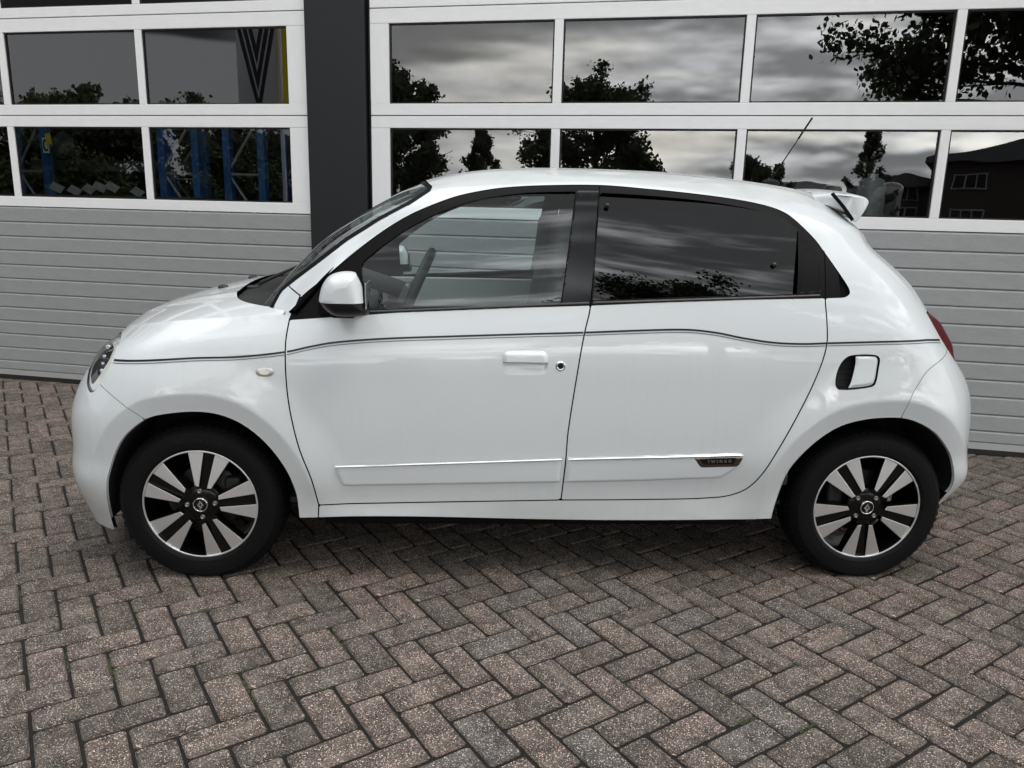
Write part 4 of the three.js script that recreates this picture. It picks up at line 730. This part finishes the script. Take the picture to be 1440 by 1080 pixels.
// cabin
{
  const trim = std([.03, .031, .033], .8), fabric = std([.21, .21, .22], .9), pale = std([.52, .54, .54], .6);
  part('dashboard', [rbox(.42, .20, 1.28, .05, -.86, .86, 0, 4), rbox(.20, .10, 1.26, .03, -.72, .76, 0, 3)], trim, car);
  const sw = new THREE.Group(); sw.name = 'steering_wheel'; sw.position.set(-.50, 1.03, .36); sw.rotation.z = -.42; car.add(sw);
  part('wheel_rim', new THREE.TorusGeometry(.175, .017, 12, 40).rotateY(Math.PI / 2), std(.012, .5), sw);
  part('wheel_spoke', [rbox(.02, .04, .30, .008, -.012, -.02, 0), rbox(.018, .16, .035, .008, -.012, -.09, 0), rbox(.05, .10, .11, .02, -.02, -.02, 0, 3)], std([.16, .165, .17], .35, { metalness: .5 }), sw);
  part('steering_column', bar([-.03, -.01, 0], [-.30, -.04, 0], .035), trim, sw);
  for (const z of [.34, -.34]) {
    const seat = new THREE.Group(); seat.name = 'seat'; seat.position.set(-.13, .42, z); car.add(seat);
    part('cushion', rbox(.52, .16, .48, .06, -.12, 0, 0, 4), fabric, seat);
    part('backrest', rbox(.13, .66, .46, .06, 0, .36, 0, 4).rotateZ(-.20).translate(.12, .02, 0), fabric, seat);
    part('headrest', rbox(.10, .26, .26, .05, 0, 0, 0, 4).rotateZ(-.10).translate(.225, .80, 0), fabric, seat);
  }
  part('rear_seat', [rbox(.45, .16, 1.2, .06, .72, .45, 0, 4), rbox(.14, .58, 1.2, .06, .98, .76, 0, 4)], fabric, car);
  for (const z of [.36, -.36]) part('rear_headrest', rbox(.09, .16, .24, .04, 1.0, 1.13, z, 4), fabric, car);
  for (const s of [1, -1]) {
    part('door_lining', [rbox(1.0, .48, .03, .012, -.34, .58, s * .735)], trim, find('front_door', s > 0 ? 0 : 1));
    part('door_lining', [rbox(.84, .16, .02, .009, -.36, .915, s * .728, 3)], pale, find('front_door', s > 0 ? 0 : 1));
    part('door_lining', [rbox(.76, .64, .03, .012, .56, .68, s * .735)], trim, find('rear_door', s > 0 ? 0 : 1));
  }
  part('rear_view_mirror', rbox(.03, .06, .22, .012, -.50, 1.36, 0), trim, car);
  part('dash_screen', rbox(.02, .12, .20, .006, -.665, 1.0, 0), std(.01, .1), car);
  part('cabin_floor', box(2.3, .02, 1.36, .1, .27, 0), trim, car);
}
// ---------------------------------------------------------------- across the yard, behind the photographer (seen mirrored in the glass and the paint)
const leafMat = (c) => new THREE.MeshPhysicalMaterial({ color: col(...c), roughness: .8, transmission: .25, thickness: 0, side: THREE.DoubleSide });
const barkMat = std([.055, .045, .036], .95);
const leafG = (() => { const g = new THREE.BufferGeometry(); const p = [[0, -.5, 0], [.32, -.12, .06], [.26, .25, .03], [0, .55, 0], [-.26, .25, .03], [-.32, -.12, .06]]; const t = []; for (let i = 1; i < 5; i++) t.push(...p[0], ...p[i], ...p[i + 1]); g.setAttribute('position', new THREE.Float32BufferAttribute(t, 3)); g.computeVertexNormals(); return g; })();
function tree(name, label, [x, z], H, R, base, seed, opt = {}) {
  const o = thing(name, label, 'tree', [x, 0, z]), r = seeded(seed), cone = opt.cone, n = (opt.leaves || 5200) * 3, size = (opt.size || .16) * .55;
  const limbs = [], tips = [], crownH = H - base, cy = base + crownH * .5;
  const trunkR = opt.trunk || .07 + H * .014;
  const tr = new THREE.CylinderGeometry(trunkR * .45, trunkR, base + crownH * .55, 10, 4).translate(0, (base + crownH * .55) / 2, 0); limbs.push(tr);
  const N = opt.limbs || 26;
  for (let k = 0; k < N; k++) {
    const f = (k + .5) / N, y0 = base * .8 + f * crownH * (cone ? .93 : .62), a = k * 2.4 + r(), el = cone ? .2 + .5 * f : .25 + .9 * f + (r() - .5) * .5;
    const prof = cone ? 1.05 - f : Math.sqrt(Math.max(.05, 1 - Math.pow((f - .42) / .62, 2))), L = R * prof * (.75 + .5 * r());
    const A = [0, y0, 0], B = [Math.cos(a) * L * Math.cos(el), Math.min(H, y0 + L * Math.sin(el) * (crownH / (2 * R)) + .1), Math.sin(a) * L * Math.cos(el)];
    limbs.push(bar(A, B, trunkR * .16, 5)); tips.push([A, B]);
    for (let q = 0; q < 3; q++) { const t = .45 + .5 * r(), P = A.map((v, c) => lerp(v, B[c], t)), a2 = a + (r() - .5) * 2.4, l2 = L * (.25 + .3 * r()), C = [P[0] + Math.cos(a2) * l2, P[1] + (r() - .25) * l2 * 1.3, P[2] + Math.sin(a2) * l2]; limbs.push(bar(P, C, trunkR * .07, 4)); tips.push([P, C]); }
  }
  tips.push([[0, base + crownH * .5, 0], [0, H - .1, 0]]);
  part('trunk', limbs, barkMat, o);
  const crown = new THREE.InstancedMesh(leafG, leafMat(opt.colour || [.045, .065, .025]), n); crown.name = 'crown';
  const M = new THREE.Matrix4(), Q = new THREE.Quaternion(), E = new THREE.Euler(), c = new THREE.Color();
  const clump = Array.from({ length: opt.clumps || 190 }, () => { const [A, B] = tips[Math.floor(r() * tips.length)], t = .35 + .75 * r(); return A.map((v, q) => Math.min(q === 1 ? H - .2 : 1e9, lerp(v, B[q], t) + (r() - .5) * R * .22)); });
  for (let i = 0; i < n; i++) {
    const k = clump[Math.floor(r() * clump.length)], s = R * (opt.spread || .13), g = () => (r() + r() + r() - 1.5) * s;
    E.set(r() * 6.3, r() * 6.3, r() * 6.3); Q.setFromEuler(E); const w = size * (.6 + .8 * r());
    M.compose(new THREE.Vector3(k[0] + g(), clamp(k[1] + g(), base * .7, H - .1 * r()), k[2] + g()), Q, new THREE.Vector3(w, w, w)); crown.setMatrixAt(i, M);
    const b = .65 + .7 * r(); crown.setColorAt(i, c.setRGB(b, b, b * .9));
  }
  crown.userData.kind = 'stuff'; crown.castShadow = crown.receiveShadow = true; o.add(crown); return o;
}
tree('plane_tree', 'big broad leafed tree mirrored in the right door panes, nearest the photographer', [4.5, 12.9], 9.2, 3.5, 4.2, 21, { leaves: 15000, clumps: 300, size: .26, trunk: .24, limbs: 40 });
tree('round_tree', 'round crowned tree mirrored in the second pane of the right door', [-6.6, 17.2], 5.7, 2.0, 2.0, 22, { leaves: 11000, size: .2, clumps: 200 });
tree('broad_tree', 'dense upright tree mirrored in the first pane beside the pillar', [-12.4, 14.8], 5.9, 1.7, 1.2, 23, { leaves: 11000, size: .2, clumps: 200 });
tree('spire_tree', 'slim pointed tree mirrored between two round ones in the first pane', [-14.7, 24.7], 4.9, 1.15, .8, 24, { cone: true, leaves: 7000, size: .16, colour: [.05, .065, .03] });
tree('bushy_tree', 'low bushy tree mirrored behind the aerial of the car', [-2.2, 20.6], 3.3, .95, .6, 25, { leaves: 7000, size: .17 });
tree('thin_tree', 'thin loose tree mirrored above the spoiler of the car', [.75, 25], 4.6, .9, 1.0, 26, { leaves: 2600, size: .16, colour: [.06, .075, .035], cone: true });
tree('dark_tree', 'dark tree mirrored in the left door under the cloud, left of the mullion', [-19.3, 9.6], 4.6, 2.4, .8, 27, { leaves: 12000, size: .24, clumps: 220 });
tree('dark_tree', 'dark tree mirrored in the left door pane nearest the pillar', [-16.2, 12.5], 3.8, 2.2, .6, 28, { leaves: 11000, size: .22, clumps: 220 });
tree('dark_tree', 'dark tree mirrored at the far left edge of the left door', [-21.5, 5.6], 4.3, 2.4, .6, 29, { leaves: 9000, size: .22 });
tree('tall_tree', 'tall tree beyond the yard, right of the big broad leafed one', [9.5, 15.5], 8.5, 3.2, 2.5, 30, { leaves: 12000, size: .27, clumps: 220, trunk: .2 });
// a low hedge far across the yard, one mass of leaves
{
  const n = 26000, r = seeded(92), hedge = new THREE.InstancedMesh(leafG, leafMat([.04, .055, .025]), n), M = new THREE.Matrix4(), Q = new THREE.Quaternion(), E = new THREE.Euler();
  for (let i = 0; i < n; i++) { const a = -2.4 + 3.5 * r(), D = 62 + 5 * r(), top = 1.6 + 1.7 * fbm(a * 9, 3, 4) + .8 * noise(a * 60, 1); E.set(6.3 * r(), 6.3 * r(), 6.3 * r()); Q.setFromEuler(E); const w = .35 + .35 * r(); M.compose(new THREE.Vector3(D * Math.sin(a), top * Math.sqrt(r()), D * Math.cos(a)), Q, new THREE.Vector3(w, w, w)); hedge.setMatrixAt(i, M); }
  hedge.name = 'hedge'; hedge.userData = { label: 'low dark hedge far across the yard', category: 'hedge', kind: 'stuff' }; hedge.castShadow = hedge.receiveShadow = true; scene.add(hedge);
}
// brick offices across the yard
function office(label, x, z, w, h, d, turn, rise) {
  const o = thing('office_building', label, 'building', [x, 0, z], turn), brick = std([.035, .025, .022], .9), roofM = std([.055, .058, .062], .6);
  part('wall', box(w, h, d, 0, h / 2, 0), brick, o);
  const s = new THREE.Shape([[-w / 2 - .4, 0], [w / 2 + .4, 0], [w / 2 + .4, .25], [0, rise], [-w / 2 - .4, .25]].map(p => new THREE.Vector2(...p)));
  part('roof', new THREE.ExtrudeGeometry(s, { depth: d + .8, bevelEnabled: false }).translate(0, h, -d / 2 - .4), roofM, o);
  const n = Math.max(1, Math.floor(w / 3.4));
  for (let f = 0; f < 2; f++) for (let i = 0; i < n; i++) {
    const cx = (i + .5) * w / n - w / 2, y = 1.5 + f * (h / 2 - .3), win = part('window', box(1.7, .9, .08, cx, y, -d / 2 - .02), std([.22, .22, .22], .5), o);
    for (let q = 0; q < 3; q++) part('glass', box(.46, .76, .02, cx - .54 + .54 * q, y, -d / 2 - .07), phys([.02, .022, .025], .05, {}), win);
  }
}
office('brick office with a low gable mirrored in the last pane on the right', 9.3, 50, 12, 4.5, 9, Math.PI * .02, 1.5);
office('smaller brick office mirrored behind the mullion on the right', 1.4, 52, 4.0, 3.2, 8, -.05, .8);
// parked vans beyond the trees
function van(label, x, z, turn, c) {
  const o = thing('parked_van', label, 'van', [x, 0, z], turn, 'vans parked across the yard'), m = phys(c, .4, { clearcoat: .8, clearcoatRoughness: .05 });
  const s = new THREE.Shape(); s.moveTo(-2.5, .35); s.lineTo(2.55, .35); s.lineTo(2.6, .95); s.quadraticCurveTo(2.5, 1.15, 1.75, 1.3); s.lineTo(1.15, 2.2); s.quadraticCurveTo(1.0, 2.5, .6, 2.52); s.lineTo(-2.3, 2.5); s.quadraticCurveTo(-2.5, 2.48, -2.52, 2.2); s.closePath();
  part('body', toCreasedNormals(new THREE.ExtrudeGeometry(s, { depth: 1.7, bevelEnabled: true, bevelSize: .1, bevelThickness: .12, bevelSegments: 4 }).translate(0, 0, -.85), .5), m, o);
  part('windscreen', rbox(.04, .95, 1.6, .015, 0, 0, 0).rotateZ(.59).translate(1.56, 1.76, 0), std(.01, .05), o);
  for (const zz of [.975, -.975]) part('side_window', rbox(.8, .5, .03, .01, .75, 1.75, zz), std(.01, .05), o);
  for (const [wx, wz] of [[1.65, .9], [1.65, -.9], [-1.6, .9], [-1.6, -.9]]) { const w = part('wheel', new THREE.CylinderGeometry(.34, .34, .22, 24).rotateX(Math.PI / 2).translate(wx, .34, wz), tyreMat, o); part('rim', new THREE.CylinderGeometry(.2, .2, .24, 16).rotateX(Math.PI / 2).translate(wx, .34, wz), std([.3, .3, .3], .4, { metalness: .6 }), w); }
}
van('dark van parked across the yard, left one of the pair', -1.6, 27, Math.PI / 2 + .1, [.02, .022, .026]);
van('dark van parked across the yard, right one of the pair', .8, 29, Math.PI / 2 - .06, [.03, .03, .034]);
van('white van parked at the right end of the yard', 9.5, 24, .3, [.7, .71, .72]);
// flags on poles
const flagTex = (() => {
  const c = document.createElement('canvas'); c.width = 256; c.height = 640; const g = c.getContext('2d');
  g.fillStyle = '#a9abb2'; g.fillRect(0, 0, 256, 640); g.strokeStyle = '#15161a'; g.lineWidth = 24; g.lineJoin = 'miter';
  for (const [k, y] of [[1, 320], [.66, 320], [.33, 320]]) { g.beginPath(); g.moveTo(128, y - 270 * k); g.lineTo(128 + 108 * k, y); g.lineTo(128, y + 270 * k); g.lineTo(128 - 108 * k, y); g.closePath(); g.stroke(); }
  const t = new THREE.CanvasTexture(c); t.colorSpace = THREE.SRGBColorSpace; return t;
})();
function flag(label, x, z, turn, w, h, y0, m) {
  const o = thing('flag', label, 'flag', [x, 0, z], turn, 'flags on poles by the yard');
  part('pole', bar([-w / 2 - .05, 0, 0], [-w / 2 - .05, y0 + h + .3, 0], .035, 12), std([.6, .6, .6], .4, { metalness: .5 }), o);
  const g = new THREE.PlaneGeometry(w, h, 14, 24), p = g.attributes.position; for (let i = 0; i < p.count; i++) { const a = (p.getX(i) + w / 2) / w; p.setZ(i, .07 * a * Math.sin(p.getY(i) * 2.1 + a * 4)); } g.computeVertexNormals(); g.translate(0, y0 + h / 2, 0);
  part('cloth', g, m, o);
}
const face = (x, z) => Math.atan2(-x - 1.6, -2 - z);
flag('white flag with a black lozenge emblem beside the yellow one', -7.93, 4.50, face(-7.93, 4.50), .64, 3.0, 2.7, new THREE.MeshPhysicalMaterial({ map: flagTex, roughness: .8, side: THREE.DoubleSide, transmission: .2, thickness: 0 }));
flag('plain yellow flag on a pole beside the white one', -7.80, 5.12, face(-7.8, 5.12), .5, 3.0, 2.7, new THREE.MeshPhysicalMaterial({ color: col(.72, .60, .02), roughness: .8, side: THREE.DoubleSide, transmission: .2, thickness: 0 }));
// ---------------------------------------------------------------- inside the workshop
const rackBlue = std([.016, .125, .40], .5), rackGrey = std([.42, .43, .44], .45, { metalness: .4 });
const px2wall = (s, y, out) => onWall(s, y, out);
function rack(label, s0, s1, depth) {
  const base = px2wall(s0, 0, -depth), o = thing('pallet_rack', label, 'rack', base, wallTurn, 'blue pallet rack frames in the workshop'), w = s1 - s0;
  for (const x of [0, w]) { part('upright', rbox(.085, 2.4, .09, .008, x, 1.2, 0), rackBlue, o); part('foot', box(.14, .01, .14, x, .012, 0), rackBlue, o); }
  for (let k = 0; k < 3; k++) { const y = .45 + .62 * k; part('brace', bar([k % 2 ? w : 0, y, .01], [k % 2 ? 0 : w, y + .6, .01], .016, 6), rackGrey, o); }
  part('brace', bar([0, 1.66, .012], [w, 1.66, .012], .018, 6), rackGrey, o); part('brace', bar([0, 2.33, .012], [w, 2.33, .012], .018, 6), rackGrey, o);
}

for (const [a, b, what] of [[-6.67, -6.269, 'farthest left, bearing the letter plate'], [-4.74, -4.318, 'in the middle of the three'], [-3.931, -3.515, 'nearest to the grey pillar']]) rack('blue rack frame with grey bracing behind the left door, ' + what, a, b, 3.2);
rack('dim blue rack frame deeper inside the workshop, behind the letter plate', -6.0, -5.5, 5.2); rack('dim blue rack frame deeper inside the workshop, next to the pillar', -4.183, -3.7, 5.0);
{
  const put = (n, l, c, s, y, out) => thing(n, l, c, onWall(s, y, -out), wallTurn);
  const plate = put('letter_plate', 'white plate with a black letter C on the left rack frame', 'sign', -6.198, 1.949, 3.12);
  part('board', rbox(.085, .175, .006, .002), std([.80, .80, .78], .6), plate);
  { const g = new TextGeometry('C', { font: fontBold, size: .105, depth: .002, curveSegments: 6 }); g.computeBoundingBox(); g.translate(-(g.boundingBox.max.x + g.boundingBox.min.x) / 2, -.053, .0035).scale(.85, 1.25, 1); part('letter', g, std(.01, .6), plate); }
  const tag = put('yellow_tag', 'yellow tag hanging over the letter plate', 'tag', -6.092, 2.015, 3.05); part('label', rbox(.075, .125, .006, .003).rotateZ(.15), std([.72, .60, .02], .6), tag); part('string', bar([-.01, .06, 0], [-.03, .14, 0], .003, 5), std([.4, .38, .3], .8), tag);
  const disc = put('wheel_trim', 'grey round wheel trim hung beside the letter plate', 'wheel trim', -6.15, 1.985, 3.34); part('disc', new THREE.CylinderGeometry(.125, .135, .03, 36).rotateX(Math.PI / 2), std([.14, .14, .145], .35, { metalness: .5 }), disc); part('centre', new THREE.CylinderGeometry(.03, .03, .035, 20).rotateX(Math.PI / 2), std([.1, .1, .1], .4), disc);
  const shelf = put('storage_shelf', 'dark shelf of parts behind the left door', 'shelf', -4.85, 1.40, 2.2); part('board', rbox(2.6, .03, .5, .004, 0, -.02, 0), std([.05, .05, .05], .7), shelf); for (const x of [-1.25, 1.25]) part('post', box(.05, 1.38, .05, x, -.72, 0), std([.05, .05, .055], .6), shelf);
  [[-5.248, 1.463, .5], [-5.04, 1.438, .6], [-4.87, 1.456, .55], [-4.744, 1.479, .6], [-4.60, 1.481, .7], [-4.314, 1.438, .75]].forEach(([s, y], i) => { const k = put('parts_card', `grey parts card leaning on the shelf, ${['first', 'second', 'third', 'fourth', 'fifth', 'sixth'][i]} from the left`, 'card', s, y, 2.15); k.userData.group = 'cards on the workshop shelf'; part('card', rbox(.12, .085, .006, .002).rotateX(-.7).rotateY(.4 - .2 * (i % 3)).rotateZ(-.5), std([.26, .265, .265], .6), k); });
  const beam = put('cross_beam', 'grey beam of the racking deep inside the workshop', 'beam', -6.2, 1.78, 4.2); part('beam', rbox(2.4, .13, .05, .006), std([.10, .10, .10], .5, { metalness: .3 }), beam);
  const bench = put('work_bench', 'dark bench carrying a white tank behind the right door', 'bench', 2.3, 1.22, 1.1); part('bench_top', rbox(1.4, .04, .6, .006, 0, 0, 0), std([.05, .045, .04], .7), bench); for (const x of [-.65, .65]) part('leg', box(.05, 1.2, .05, x, -.61, 0), std([.05, .05, .055], .6), bench);
  const tank = put('white_tank', 'white rounded tank standing behind the right door, left of the spoiler tip', 'tank', 2.288, 1.245, 1.0);
  part('body', lathe([[.0001, .385], [.05, .383], [.078, .368], [.090, .335], [.090, .255], [.094, .250], [.094, .0], [.0001, .0]], 40).rotateX(-Math.PI / 2), std([.34, .345, .345], .45), tank); part('cap', new THREE.CylinderGeometry(.035, .035, .03, 24).translate(0, .395, 0), std([.5, .5, .5], .5), tank);
}
renderer.render(scene, camera);
